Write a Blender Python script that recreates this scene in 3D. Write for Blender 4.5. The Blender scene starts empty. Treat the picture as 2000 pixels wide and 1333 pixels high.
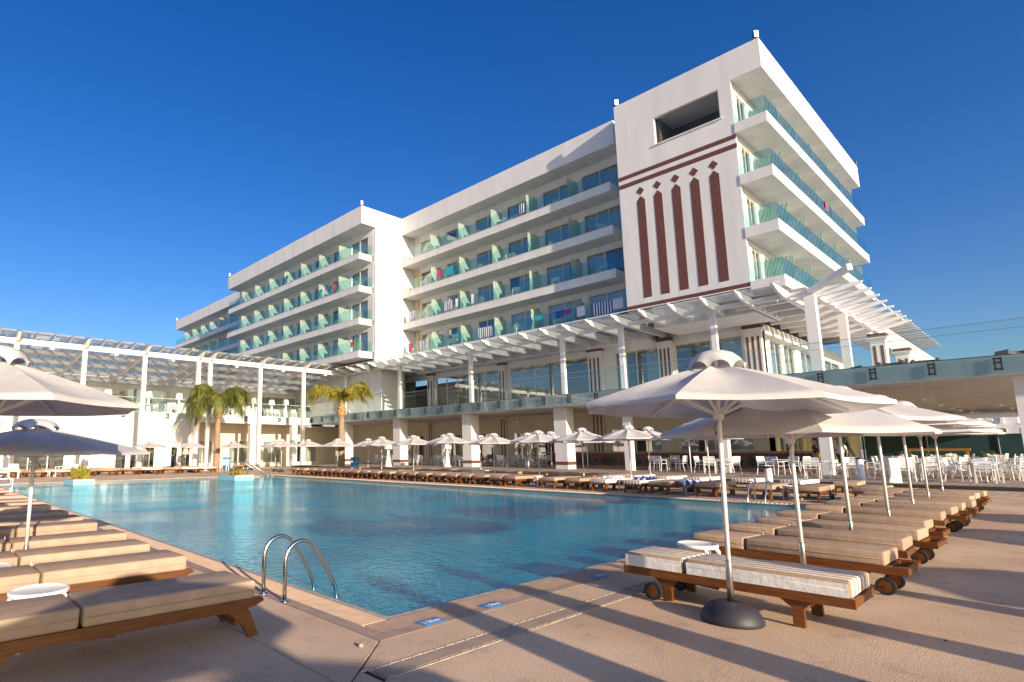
import bpy, math, random
from mathutils import Vector, Matrix
random.seed(7)
R = math.radians
scene = bpy.context.scene
COL = scene.collection

# ------------------------------------------------------------------ camera
cam_d = bpy.data.cameras.new('camera'); cam = bpy.data.objects.new('camera', cam_d); COL.objects.link(cam)
right = Vector((0.764514, -0.644587, -0.005106)).normalized()
up = Vector((-0.092118, -0.117090, 0.988840)); up = (up - up.dot(right) * right).normalized()
back = right.cross(up)
cam.matrix_world = Matrix(((right.x, up.x, back.x, 0), (right.y, up.y, back.y, 0), (right.z, up.z, back.z, 1.55), (0, 0, 0, 1)))
cam_d.sensor_width = 36.0; cam_d.lens = 1113.9 / 2000 * 36
cam_d.shift_x = (1000 - 758.24) / 2000; cam_d.shift_y = (714.06 - 666.5) / 2000
cam_d.clip_start = 0.05; cam_d.clip_end = 4000
scene.camera = cam

# ------------------------------------------------------------------ sky, sun, exposure
SUN_EL = R(14.2); SUN_DIR = Vector((-0.205, -1.0, math.tan(SUN_EL) * 1.0233)).normalized()
world = bpy.data.worlds.new('World'); scene.world = world; world.use_nodes = True
wn = world.node_tree.nodes; wl = world.node_tree.links; wn.clear()
sky = wn.new('ShaderNodeTexSky'); sky.sky_type = 'NISHITA'; sky.sun_disc = False
sky.sun_elevation = SUN_EL; sky.sun_rotation = math.atan2(SUN_DIR.x, SUN_DIR.y)
sky.altitude = 0; sky.air_density = 1.0; sky.dust_density = 1.5; sky.ozone_density = 3.0
hs = wn.new('ShaderNodeHueSaturation'); hs.inputs['Hue'].default_value = 0.518; hs.inputs['Saturation'].default_value = 1.34; hs.inputs['Value'].default_value = 1.0
bg = wn.new('ShaderNodeBackground'); bg.inputs['Strength'].default_value = 0.112
wo = wn.new('ShaderNodeOutputWorld')
wl.new(sky.outputs[0], hs.inputs['Color']); wl.new(hs.outputs[0], bg.inputs['Color']); wl.new(bg.outputs[0], wo.inputs['Surface'])
sd = bpy.data.lights.new('sun', 'SUN'); sd.energy = 5.0; sd.angle = R(0.5); sd.color = (1.0, 0.82, 0.62)
so = bpy.data.objects.new('sun', sd); COL.objects.link(so)
so.rotation_euler = (-SUN_DIR).to_track_quat('-Z', 'Y').to_euler(); so.location = (-20, -60, 30)
scene.view_settings.view_transform = 'Standard'; scene.view_settings.look = 'None'
scene.view_settings.exposure = 0.7; scene.view_settings.gamma = 1.0; scene.view_settings.use_curve_mapping = False
scene.render.engine = 'CYCLES'
scene.cycles.max_bounces = 7; scene.cycles.diffuse_bounces = 4; scene.cycles.glossy_bounces = 3; scene.cycles.transparent_max_bounces = 18; scene.cycles.caustics_reflective = False; scene.cycles.caustics_refractive = False

# ------------------------------------------------------------------ materials
M = {}
def nt(name):
    m = bpy.data.materials.new(name); m.use_nodes = True; n = m.node_tree.nodes; l = m.node_tree.links
    b = n['Principled BSDF']; M[name] = m; return m, n, l, b
def pm(name, col, rough=0.6, metal=0.0, var=0.10, scale=4.0, bump=0.0, bscale=60.0, col2=None, rnd=0.0, spec=0.5, stretch=None, detail=5, coord='Object', trans=0.0):
    m, n, l, b = nt(name)
    b.inputs['Roughness'].default_value = rough; b.inputs['Metallic'].default_value = metal; b.inputs['Specular IOR Level'].default_value = spec
    tc = n.new('ShaderNodeTexCoord'); src = tc.outputs['Object']
    if coord == 'World':
        src = n.new('ShaderNodeNewGeometry').outputs['Position']
    if stretch:
        mp = n.new('ShaderNodeMapping'); mp.inputs['Scale'].default_value = stretch; l.new(src, mp.inputs[0]); src = mp.outputs[0]
    nz = n.new('ShaderNodeTexNoise'); nz.inputs['Scale'].default_value = scale; nz.inputs['Detail'].default_value = detail; l.new(src, nz.inputs['Vector'])
    c2 = col2 or tuple(c * (1 - 2.2 * var) for c in col); c1 = tuple(min(1, c * (1 + var * .6)) for c in col)
    rp = n.new('ShaderNodeMapRange'); rp.inputs[1].default_value = .3; rp.inputs[2].default_value = .7; l.new(nz.outputs[0], rp.inputs[0])
    mx = n.new('ShaderNodeMix'); mx.data_type = 'RGBA'; l.new(rp.outputs[0], mx.inputs[0])
    mx.inputs[6].default_value = (*c2, 1); mx.inputs[7].default_value = (*c1, 1); out = mx.outputs[2]
    if rnd:
        oi = n.new('ShaderNodeObjectInfo'); mr = n.new('ShaderNodeMapRange'); mr.inputs[3].default_value = 1 - rnd; mr.inputs[4].default_value = 1 + rnd
        l.new(oi.outputs['Random'], mr.inputs[0]); h = n.new('ShaderNodeHueSaturation'); l.new(mr.outputs[0], h.inputs['Value']); l.new(out, h.inputs['Color']); out = h.outputs[0]
    l.new(out, b.inputs['Base Color'])
    if bump:
        n2 = n.new('ShaderNodeTexNoise'); n2.inputs['Scale'].default_value = bscale; n2.inputs['Detail'].default_value = 3; l.new(src, n2.inputs['Vector'])
        bp = n.new('ShaderNodeBump'); bp.inputs['Strength'].default_value = bump; bp.inputs['Distance'].default_value = .02; l.new(n2.outputs[0], bp.inputs['Height']); l.new(bp.outputs[0], b.inputs['Normal'])
    if trans:
        tr = n.new('ShaderNodeBsdfTranslucent'); l.new(out, tr.inputs[0]); ms = n.new('ShaderNodeMixShader'); ms.inputs[0].default_value = trans
        l.new(b.outputs[0], ms.inputs[1]); l.new(tr.outputs[0], ms.inputs[2]); l.new(ms.outputs[0], n['Material Output'].inputs[0])
    return m
def schlick(n, l, f0, normal=None, front_only=True):
    lw_ = n.new('ShaderNodeLayerWeight'); lw_.inputs['Blend'].default_value = .5
    if normal is not None: l.new(normal, lw_.inputs['Normal'])
    pw = n.new('ShaderNodeMath'); pw.operation = 'POWER'; pw.inputs[1].default_value = 5.0; l.new(lw_.outputs['Facing'], pw.inputs[0])
    ma = n.new('ShaderNodeMath'); ma.operation = 'MULTIPLY_ADD'; ma.inputs[1].default_value = 1 - f0; ma.inputs[2].default_value = f0; l.new(pw.outputs[0], ma.inputs[0])
    out = ma.outputs[0]
    if front_only:
        ge = n.new('ShaderNodeNewGeometry'); iv = n.new('ShaderNodeMath'); iv.operation = 'SUBTRACT'; iv.inputs[0].default_value = 1.0; l.new(ge.outputs['Backfacing'], iv.inputs[1])
        mu = n.new('ShaderNodeMath'); mu.operation = 'MULTIPLY'; l.new(out, mu.inputs[0]); l.new(iv.outputs[0], mu.inputs[1]); out = mu.outputs[0]
    return out
def glass(name, tint, refl=1.45, rough=0.02, diff=0.0, dcol=(.7, .8, .78)):
    m, n, l, b = nt(name); n.remove(b)
    tr = n.new('ShaderNodeBsdfTransparent'); tr.inputs[0].default_value = (*tint, 1)
    gl = n.new('ShaderNodeBsdfGlossy'); gl.inputs['Roughness'].default_value = rough; gl.inputs[0].default_value = (1, 1, 1, 1)
    f0 = ((refl - 1) / (refl + 1)) ** 2 * 1.6; fo = schlick(n, l, f0)
    base = tr.outputs[0]
    if diff:
        df = n.new('ShaderNodeBsdfDiffuse'); df.inputs[0].default_value = (*dcol, 1); ts = n.new('ShaderNodeBsdfTranslucent'); ts.inputs[0].default_value = (*dcol, 1)
        m1 = n.new('ShaderNodeMixShader'); m1.inputs[0].default_value = .45; l.new(df.outputs[0], m1.inputs[1]); l.new(ts.outputs[0], m1.inputs[2])
        m2 = n.new('ShaderNodeMixShader'); m2.inputs[0].default_value = diff; l.new(base, m2.inputs[1]); l.new(m1.outputs[0], m2.inputs[2]); base = m2.outputs[0]
    ms = n.new('ShaderNodeMixShader'); l.new(fo, ms.inputs[0]); l.new(base, ms.inputs[1]); l.new(gl.outputs[0], ms.inputs[2])
    l.new(ms.outputs[0], n['Material Output'].inputs[0]); return m

pm('plaster', (.735, .725, .715), .75, var=.055, scale=1.3, bump=.05, bscale=25, coord='World', stretch=(1, 1, .14), detail=9)
pm('plaster_soffit', (.74, .72, .69), .8, var=.03, scale=.4, coord='World')
pm('plaster_warm', (.70, .62, .50), .8, var=.05, scale=.8, coord='World')
pm('ochre', (.75, .45, .10), .7, var=.06)
pm('brown_tile', (.165, .062, .045), .45, var=.16, scale=7, coord='World', bump=.05, bscale=40)
pm('brown_band', (.15, .07, .05), .55, var=.12, scale=5, coord='World')
pm('white_metal', (.80, .79, .78), .38, var=.02, scale=2, rnd=.02)
pm('white_frame', (.74, .71, .66), .5, var=.03)
pm('white_plastic', (.82, .82, .81), .4, var=.03, rnd=.03)
pm('steel', (.62, .60, .57), .22, metal=1, var=.06, scale=9, bump=.02)
pm('brushed_steel', (.55, .53, .50), .34, metal=1, var=.08, scale=30, stretch=(1, 1, .05))
pm('dark_metal', (.025, .025, .028), .45, var=.1)
pm('black_rubber', (.02, .02, .024), .6, var=.15, bump=.1, bscale=120)
pm('base_plastic', (.032, .032, .045), .55, var=.15, scale=6, bump=.06, bscale=160)
pm('fabric_beige', (.43, .31, .225), .85, var=.07, scale=6, rnd=.13, bump=.3, bscale=12, spec=.2)
pm('fabric_white', (.78, .76, .73), .85, var=.04, scale=8, bump=.3, bscale=16, spec=.2)
pm('canvas', (.63, .605, .585), .85, var=.05, scale=3, rnd=.05, bump=.5, bscale=5, spec=.2, trans=.2)
pm('teak', (.17, .054, .008), .42, var=.22, scale=5, stretch=(1, 14, 14), rnd=.18, bump=.05, bscale=40)
pm('teak_light', (.42, .21, .06), .5, var=.2, scale=5, stretch=(1, 12, 12), rnd=.12)
pm('stone_edge', (.50, .43, .34), .7, var=.15, scale=12, coord='World', bump=.1, bscale=60)
pm('tile_border', (.42, .30, .225), .6, var=.10, scale=5, coord='World')
pm('grate', (.60, .42, .29), .6, var=.08, scale=6, coord='World')
pm('grate_dark', (.05, .035, .028), .8, var=.1)
pm('patio_wood', (.42, .33, .255), .7, var=.2, scale=2.5, coord='World', stretch=(.25, 6, 1), bump=.1)
pm('pool_tile', (.005, .64, .80), .3, var=.12, scale=1.2, coord='World')
pm('planter_tile', (.30, .66, .78), .25, var=.14, scale=14, coord='World')
pm('blue_sign', (.04, .20, .55), .4, var=.08)
pm('bin_blue', (.005, .30, .68), .4, var=.06)
pm('curtain', (.62, .58, .50), .9, var=.05, scale=3)
pm('curtain_grey', (.46, .48, .47), .9, var=.06, scale=3)
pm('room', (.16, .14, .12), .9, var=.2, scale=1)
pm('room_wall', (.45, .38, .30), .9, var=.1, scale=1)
pm('rattan', (.09, .065, .05), .6, var=.3, scale=40, bump=.3, bscale=90)
pm('trunk', (.36, .255, .17), .9, var=.25, scale=5, bump=.5, bscale=12, stretch=(1, 1, 5))
pm('trunk_boot', (.42, .27, .13), .9, var=.3, scale=9, bump=.4)
pm('frond', (.21, .235, .05), .55, var=.35, scale=1.6, rnd=.2, trans=.3)
pm('frond_yellow', (.42, .34, .04), .55, var=.3, scale=2.5, col2=(.12, .15, .02), trans=.3)
pm('frond_dry', (.52, .34, .14), .8, var=.2, scale=2)
pm('bush', (.07, .13, .02), .6, var=.35, scale=5, trans=.2, rnd=.2)
pm('bush_yellow', (.35, .30, .04), .6, var=.3, scale=4, trans=.2)
pm('soil', (.10, .065, .045), .95, var=.25, scale=20, bump=.3)
pm('teal_fence', (.014, .06, .075), .6, var=.1, scale=1)
pm('shade_cloth', (.78, .76, .70), .8, var=.04, trans=.35)
pm('skin', (.42, .25, .17), .6, var=.06)
pm('hair', (.02, .015, .012), .6, var=.1)
pm('cloth_white', (.78, .77, .75), .85, var=.05)
pm('cloth_black', (.02, .02, .022), .85, var=.1)
pm('cloth_khaki', (.40, .28, .10), .85, var=.1)
pm('towel_white', (.80, .79, .80), .95, var=.05, bump=.4, bscale=80)
pm('towel_pink', (.72, .06, .17), .95, var=.15, scale=14, bump=.4, bscale=80)
pm('towel_blue', (.03, .14, .42), .95, var=.2, scale=10, bump=.4, bscale=80)
pm('towel_teal', (.02, .38, .48), .95, var=.2, scale=10, bump=.4, bscale=80)
pm('cloth_green', (.12, .48, .05), .9, var=.1)
pm('cloth_purple', (.28, .06, .30), .9, var=.1)
pm('red_panel', (.36, .02, .025), .5, var=.05)
pm('stone_counter', (.44, .22, .14), .5, var=.2, scale=6, coord='World')
pm('lamp_shade', (.78, .77, .74), .7, var=.03)
pm('concrete_far', (.62, .58, .54), .85, var=.08, scale=.4, coord='World')
pm('leaf_debris', (.22, .06, .02), .8, var=.3, scale=30)
pm('foliage_far', (.05, .085, .02), .7, var=.35, scale=3, trans=.2)
glass('glass_rail', (.80, .945, .945), 1.6)
glass('glass_clear', (.93, .975, .97), 1.45)
glass('glass_frost', (.86, .90, .92), 1.5, .08, .45, (.56, .63, .66))
glass('glass_window', (.88, .93, .93), 2.25, .015)
glass('glass_dark', (.90, .92, .92), 1.35, .02)
glass('glass_roof', (.74, .80, .82), 1.4, .06, .34, (.42, .46, .48))
# wavy frosted balcony dividers
m, n, l, b = nt('glass_divider'); n.remove(b)
tc = n.new('ShaderNodeTexCoord'); mp = n.new('ShaderNodeMapping'); mp.inputs['Scale'].default_value = (3.2, 3.2, .9); l.new(tc.outputs['Object'], mp.inputs[0])
wv = n.new('ShaderNodeTexWave'); wv.bands_direction = 'DIAGONAL'; wv.inputs['Scale'].default_value = 1.0; wv.inputs['Distortion'].default_value = 5; wv.inputs['Detail'].default_value = 1; l.new(mp.outputs[0], wv.inputs[0])
cr = n.new('ShaderNodeValToRGB'); cr.color_ramp.elements[0].color = (.32, .46, .42, 1); cr.color_ramp.elements[1].color = (.66, .72, .64, 1); cr.color_ramp.elements[0].position = .05; cr.color_ramp.elements[1].position = .3; l.new(wv.outputs[0], cr.inputs[0])
df = n.new('ShaderNodeBsdfDiffuse'); ts = n.new('ShaderNodeBsdfTranslucent'); l.new(cr.outputs[0], df.inputs[0]); l.new(cr.outputs[0], ts.inputs[0])
m1 = n.new('ShaderNodeMixShader'); m1.inputs[0].default_value = .5; l.new(df.outputs[0], m1.inputs[1]); l.new(ts.outputs[0], m1.inputs[2])
tr = n.new('ShaderNodeBsdfTransparent'); tr.inputs[0].default_value = (.6, .85, .8, 1); m2 = n.new('ShaderNodeMixShader'); m2.inputs[0].default_value = .72; l.new(tr.outputs[0], m2.inputs[1]); l.new(m1.outputs[0], m2.inputs[2])
l.new(m2.outputs[0], n['Material Output'].inputs[0])
# striped fabrics (stripes run along local x, alternate across y)
def stripes(name, axis, period, duty, c1, c2, rough=.9):
    m, n, l, b = nt(name); b.inputs['Roughness'].default_value = rough; b.inputs['Specular IOR Level'].default_value = .2
    tc = n.new('ShaderNodeTexCoord'); sp = n.new('ShaderNodeSeparateXYZ'); l.new(tc.outputs['Object'], sp.inputs[0])
    a = n.new('ShaderNodeMath'); a.operation = 'ADD'; a.inputs[1].default_value = 50 * period; l.new(sp.outputs[axis], a.inputs[0])
    d = n.new('ShaderNodeMath'); d.operation = 'DIVIDE'; d.inputs[1].default_value = period; l.new(a.outputs[0], d.inputs[0])
    f = n.new('ShaderNodeMath'); f.operation = 'FRACT'; l.new(d.outputs[0], f.inputs[0])
    g = n.new('ShaderNodeMath'); g.operation = 'GREATER_THAN'; g.inputs[1].default_value = duty; l.new(f.outputs[0], g.inputs[0])
    mx = n.new('ShaderNodeMix'); mx.data_type = 'RGBA'; mx.inputs[6].default_value = (*c1, 1); mx.inputs[7].default_value = (*c2, 1); l.new(g.outputs[0], mx.inputs[0]); l.new(mx.outputs[2], b.inputs['Base Color'])
    nz = n.new('ShaderNodeTexNoise'); nz.inputs['Scale'].default_value = 15; l.new(tc.outputs['Object'], nz.inputs[0]); bp = n.new('ShaderNodeBump'); bp.inputs['Strength'].default_value = .3; bp.inputs['Distance'].default_value = .02; l.new(nz.outputs[0], bp.inputs['Height']); l.new(bp.outputs[0], b.inputs['Normal'])
stripes('fabric_stripe', 1, .118, .5, (.76, .74, .70), (.40, .28, .19))
stripes('towel_stripe', 1, .21, .5, (.80, .79, .80), (.018, .03, .19))
# exposed aggregate concrete deck
m, n, l, b = nt('deck'); b.inputs['Roughness'].default_value = .8
gp = n.new('ShaderNodeNewGeometry')
n1 = n.new('ShaderNodeTexNoise'); n1.inputs['Scale'].default_value = .55; n1.inputs['Detail'].default_value = 8; l.new(gp.outputs['Position'], n1.inputs[0])
n2 = n.new('ShaderNodeTexVoronoi'); n2.inputs['Scale'].default_value = 85; l.new(gp.outputs['Position'], n2.inputs[0])
n3 = n.new('ShaderNodeTexNoise'); n3.inputs['Scale'].default_value = 70; n3.inputs['Detail'].default_value = 2; l.new(gp.outputs['Position'], n3.inputs[0])
r1 = n.new('ShaderNodeValToRGB'); r1.color_ramp.elements[0].position = .38; r1.color_ramp.elements[1].position = .64; r1.color_ramp.elements[0].color = (.55, .375, .24, 1); r1.color_ramp.elements[1].color = (.73, .525, .35, 1); l.new(n1.outputs[0], r1.inputs[0])
h = n.new('ShaderNodeMapRange'); h.inputs[1].default_value = .3; h.inputs[2].default_value = .7; h.inputs[3].default_value = .70; h.inputs[4].default_value = 1.18; l.new(n3.outputs[0], h.inputs[0])
n4 = n.new('ShaderNodeTexNoise'); n4.inputs['Scale'].default_value = 3.2; n4.inputs['Detail'].default_value = 9; n4.inputs['Roughness'].default_value = .7; l.new(gp.outputs['Position'], n4.inputs[0])
h4 = n.new('ShaderNodeMapRange'); h4.inputs[1].default_value = .54; h4.inputs[2].default_value = .72; h4.inputs[3].default_value = 1.0; h4.inputs[4].default_value = .70; l.new(n4.outputs[0], h4.inputs[0])
mm = n.new('ShaderNodeMath'); mm.operation = 'MULTIPLY'; l.new(h.outputs[0], mm.inputs[0]); l.new(h4.outputs[0], mm.inputs[1])
hv = n.new('ShaderNodeHueSaturation'); l.new(r1.outputs[0], hv.inputs['Color']); l.new(mm.outputs[0], hv.inputs['Value']); l.new(hv.outputs[0], b.inputs['Base Color'])
bp = n.new('ShaderNodeBump'); bp.inputs['Strength'].default_value = .35; bp.inputs['Distance'].default_value = .004; l.new(n2.outputs[0], bp.inputs['Height']); l.new(bp.outputs[0], b.inputs['Normal'])
# pool water: clear tinted body, rippled reflecting skin
m, n, l, b = nt('water'); n.remove(b)
gp = n.new('ShaderNodeNewGeometry'); mp = n.new('ShaderNodeMapping'); mp.inputs['Scale'].default_value = (1, 1, 1); mp.inputs['Rotation'].default_value = (0, 0, R(-40)); l.new(gp.outputs['Position'], mp.inputs[0])
a1 = n.new('ShaderNodeTexNoise'); a1.inputs['Scale'].default_value = 7; a1.inputs['Detail'].default_value = 3; l.new(mp.outputs[0], a1.inputs[0])
a2 = n.new('ShaderNodeTexNoise'); a2.inputs['Scale'].default_value = 22; a2.inputs['Detail'].default_value = 2; l.new(mp.outputs[0], a2.inputs[0])
a3 = n.new('ShaderNodeTexNoise'); a3.inputs['Scale'].default_value = .30; a3.inputs['Detail'].default_value = 2; l.new(mp.outputs[0], a3.inputs[0])
ad = n.new('ShaderNodeMath'); ad.operation = 'MULTIPLY_ADD'; ad.inputs[1].default_value = .5; l.new(a2.outputs[0], ad.inputs[0]); l.new(a1.outputs[0], ad.inputs[2])
st = n.new('ShaderNodeMapRange'); st.inputs[1].default_value = .35; st.inputs[2].default_value = .65; st.inputs[3].default_value = .25; st.inputs[4].default_value = .7; l.new(a3.outputs[0], st.inputs[0])
bp = n.new('ShaderNodeBump'); bp.inputs['Distance'].default_value = .07; l.new(st.outputs[0], bp.inputs['Strength']); l.new(ad.outputs[0], bp.inputs['Height'])
fo = schlick(n, l, .02, bp.outputs[0])
gl = n.new('ShaderNodeBsdfGlossy'); gl.inputs['Roughness'].default_value = .03; gl.inputs[0].default_value = (.74, .92, 1, 1); l.new(bp.outputs[0], gl.inputs['Normal'])
tr = n.new('ShaderNodeBsdfTransparent'); tr.inputs[0].default_value = (.26, .90, .97, 1)
dfw = n.new('ShaderNodeBsdfDiffuse'); dfw.inputs[0].default_value = (.0, .42, .62, 1); mb_ = n.new('ShaderNodeMixShader'); mb_.inputs[0].default_value = .5; l.new(tr.outputs[0], mb_.inputs[1]); l.new(dfw.outputs[0], mb_.inputs[2])
ms = n.new('ShaderNodeMixShader'); l.new(fo, ms.inputs[0]); l.new(mb_.outputs[0], ms.inputs[1]); l.new(gl.outputs[0], ms.inputs[2]); l.new(ms.outputs[0], n['Material Output'].inputs[0])
# floodlight lens (lit)
m, n, l, b = nt('lit_lens'); b.inputs['Emission Color'].default_value = (1, .97, .92, 1); b.inputs['Emission Strength'].default_value = 2.5; b.inputs['Base Color'].default_value = (.9, .9, .88, 1)

# ------------------------------------------------------------------ mesh helpers
class MB:
    def __init__(s): s.v = []; s.f = []
    def add(s, v, f):
        o = len(s.v); s.v += [tuple(p) for p in v]; s.f += [tuple(i + o for i in q) for q in f]; return s
    def box(s, a, b):
        x0, x1 = sorted((a[0], b[0])); y0, y1 = sorted((a[1], b[1])); z0, z1 = sorted((a[2], b[2]))
        return s.add([(x0, y0, z0), (x1, y0, z0), (x1, y1, z0), (x0, y1, z0), (x0, y0, z1), (x1, y0, z1), (x1, y1, z1), (x0, y1, z1)],
                     [(0, 3, 2, 1), (4, 5, 6, 7), (0, 1, 5, 4), (1, 2, 6, 5), (2, 3, 7, 6), (3, 0, 4, 7)])
    def bar(s, p, q, w, h, upv=(0, 0, 1)):
        p = Vector(p); q = Vector(q); d = (q - p).normalized(); u = Vector(upv); sd = d.cross(u)
        if sd.length < 1e-4: sd = d.cross(Vector((1, 0, 0)))
        sd.normalize(); u = sd.cross(d); a = sd * (w / 2); b = u * (h / 2); vs = []
        for c in (p, q): vs += [c - a - b, c + a - b, c + a + b, c - a + b]
        return s.add(vs, [(0, 1, 2, 3), (7, 6, 5, 4), (0, 4, 5, 1), (1, 5, 6, 2), (2, 6, 7, 3), (3, 7, 4, 0)])
    def tube(s, pts, r, n=8, caps=True):
        pts = [Vector(p) for p in pts]; rs = r if isinstance(r, (list, tuple)) else [r] * len(pts); vs = []; fs = []
        prev = None
        for i, p in enumerate(pts):
            t = (pts[min(i + 1, len(pts) - 1)] - pts[max(i - 1, 0)]).normalized()
            if prev is None:
                a = t.cross(Vector((0, 0, 1)));
                if a.length < .05: a = t.cross(Vector((1, 0, 0)))
            else: a = prev - t * prev.dot(t)
            a.normalize(); prev = a; b = t.cross(a)
            for k in range(n):
                th = 2 * math.pi * k / n; vs.append(p + (a * math.cos(th) + b * math.sin(th)) * rs[i])
        for i in range(len(pts) - 1):
            for k in range(n): fs.append((i * n + k, i * n + (k + 1) % n, (i + 1) * n + (k + 1) % n, (i + 1) * n + k))
        if caps: fs.append(tuple(range(n))[::-1]); fs.append(tuple((len(pts) - 1) * n + k for k in range(n)))
        return s.add(vs, fs)
    def lathe(s, prof, n=16, c=(0, 0, 0), sx=1, sy=1):
        vs = []; fs = []
        for r, z in prof:
            for k in range(n):
                th = 2 * math.pi * k / n; vs.append((c[0] + r * sx * math.cos(th), c[1] + r * sy * math.sin(th), c[2] + z))
        for i in range(len(prof) - 1):
            for k in range(n): fs.append((i * n + k, i * n + (k + 1) % n, (i + 1) * n + (k + 1) % n, (i + 1) * n + k))
        if prof[0][0] > 1e-4: fs.append(tuple(range(n))[::-1])
        if prof[-1][0] > 1e-4: fs.append(tuple((len(prof) - 1) * n + k for k in range(n)))
        return s.add(vs, fs)
    def prism(s, poly, axis, d0, d1):
        """poly: 2D points in the plane of the two other axes (cyclic order x->y->z)."""
        def mk(p, d):
            return (d, p[0], p[1]) if axis == 0 else ((p[0], d, p[1]) if axis == 1 else (p[0], p[1], d))
        n = len(poly); vs = [mk(p, d0) for p in poly] + [mk(p, d1) for p in poly]
        return s.add(vs, [tuple(range(n))[::-1], tuple(range(n, 2 * n))] + [(i, (i + 1) % n, n + (i + 1) % n, n + i) for i in range(n)])
    def rbox(s, a, b, r, n=3):
        a = Vector(a); b = Vector(b); c = (a + b) / 2; hh = (b - a) / 2; r = min(r, *hh); vs = []; fs = []
        def cuts(h): return [-h] + [-h + r * (1 - math.cos(math.pi / 2 * i / n)) for i in range(1, n + 1)] + [h - r * (1 - math.cos(math.pi / 2 * i / n)) for i in range(n, 0, -1)] + [h]
        for ax in range(3):
            u, w = (ax + 1) % 3, (ax + 2) % 3; cu, cw = cuts(hh[u]), cuts(hh[w])
            for sg in (-1, 1):
                o = len(vs)
                for i in cu:
                    for j in cw:
                        p = [0, 0, 0]; p[ax] = sg * hh[ax]; p[u] = i; p[w] = j; p = Vector(p)
                        q = Vector([max(-(hh[k] - r), min(hh[k] - r, p[k])) for k in range(3)]); d = p - q
                        vs.append(c + q + d.normalized() * r)
                W = len(cw)
                for i in range(len(cu) - 1):
                    for j in range(W - 1):
                        q = (o + i * W + j, o + (i + 1) * W + j, o + (i + 1) * W + j + 1, o + i * W + j + 1); fs.append(q if sg > 0 else q[::-1])
        return s.add(vs, fs)
    def mesh(s, name, mat, smooth=False, off=None, mats=None):
        me = bpy.data.meshes.new(name); vs = s.v if off is None else [(p[0] - off[0], p[1] - off[1], p[2] - off[2]) for p in s.v]
        me.from_pydata(vs, [], s.f); me.materials.append(M[mat])
        if smooth: me.polygons.foreach_set('use_smooth', [True] * len(me.polygons))
        me.update(); return me
def obj(name, me, parent=None, loc=None, rz=0):
    o = bpy.data.objects.new(name, me); COL.objects.link(o)
    if parent: o.parent = parent
    if loc: o.location = loc
    if rz: o.rotation_euler.z = rz
    return o
def part(name, mb, mat, parent, smooth=False, label=None, off=True):
    """mb in world coordinates; stored relative to the parent's base"""
    p = parent; lo = Vector((0, 0, 0))
    if off:
        while p is not None: lo += p.location; p = p.parent
    o = obj(name, mb.mesh(name, mat, smooth, lo), parent)
    if label: o['label'] = label
    return o
def tag(o, label, cat, group=None):
    o['label'] = label; o['category'] = cat
    if group: o['group'] = group
    return o
def thing(name, label, cat, loc=(0, 0, 0), rz=0, group=None):
    o = obj(name, None, None, loc, rz); o.empty_display_size = .1; return tag(o, label, cat, group)
def struct(name, mb, mat, smooth=False, kind='structure'):
    o = obj(name, mb.mesh(name, mat, smooth)); o['kind'] = kind; return o
def dup(root, loc, rz=0, label=None, group=None, parent=None):
    c = root.copy(); COL.objects.link(c); c.location = loc; c.rotation_euler = (0, 0, rz)
    if label: c['label'] = label
    if group: c['group'] = group
    for ch in root.children:
        d = ch.copy(); COL.objects.link(d); d.parent = c
        for g in ch.children:
            e = g.copy(); COL.objects.link(e); e.parent = d
    return c
ORD = ['first', 'second', 'third', 'fourth', 'fifth', 'sixth', 'seventh', 'eighth', 'ninth', 'tenth', 'eleventh', 'twelfth', 'thirteenth', 'fourteenth', 'fifteenth', 'sixteenth', 'seventeenth', 'eighteenth', 'nineteenth', 'twentieth', 'twenty-first', 'twenty-second', 'twenty-third', 'twenty-fourth', 'twenty-fifth', 'twenty-sixth', 'twenty-seventh', 'twenty-eighth', 'twenty-ninth', 'thirtieth', 'thirty-first', 'thirty-second', 'thirty-third', 'thirty-fourth', 'thirty-fifth', 'thirty-sixth', 'thirty-seventh', 'thirty-eighth', 'thirty-ninth', 'fortieth']
def text_mesh(name, body, size, mat, parent, mw, extrude=.001):
    c = bpy.data.curves.new(name, 'FONT'); c.body = body; c.size = size; c.align_x = 'CENTER'; c.align_y = 'CENTER'; c.extrude = extrude; c.resolution_u = 2
    t = bpy.data.objects.new(name, c); COL.objects.link(t)
    dg = bpy.context.evaluated_depsgraph_get(); me = bpy.data.meshes.new_from_object(t.evaluated_get(dg)); bpy.data.objects.remove(t); bpy.data.curves.remove(c)
    me.materials.clear(); me.materials.append(M[mat]); o = obj(name, me, parent); o.matrix_local = mw; return o
# ================================================================== the setting: ground, deck, pool
PU0, PU1, PV0, PV1 = 3.70, 19.35, 4.40, 35.0            # pool water rectangle
WL = -0.035
mb = MB()
E_ = 1500
for (x0, y0, x1, y1) in ((-E_, -E_, E_, PV0 - .3), (-E_, PV1 + .3, E_, E_), (-E_, PV0 - .3, PU0 - .3, PV1 + .3), (PU1 + .3, PV0 - .3, E_, PV1 + .3)):
    mb.add([(x0, y0, -.03), (x1, y0, -.03), (x1, y1, -.03), (x0, y1, -.03)], [(0, 1, 2, 3)])
struct('ground', mb, 'concrete_far')
mb = MB(); D = -1.7
mb.add([(PU0, PV0, D), (PU1, PV0, D), (PU1, PV1, D), (PU0, PV1, D), (PU0, PV0, -.03), (PU1, PV0, -.03), (PU1, PV1, -.03), (PU0, PV1, -.03)], [(0, 1, 2, 3), (0, 4, 5, 1), (1, 5, 6, 2), (2, 6, 7, 3), (3, 7, 4, 0)])
struct('pool_basin', mb, 'pool_tile')
mb = MB(); mb.add([(PU0 - .0, PV0, WL), (PU1, PV0, WL), (PU1, PV1, WL), (PU0, PV1, WL)], [(0, 1, 2, 3)])
struct('pool_water', mb, 'water')
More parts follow.
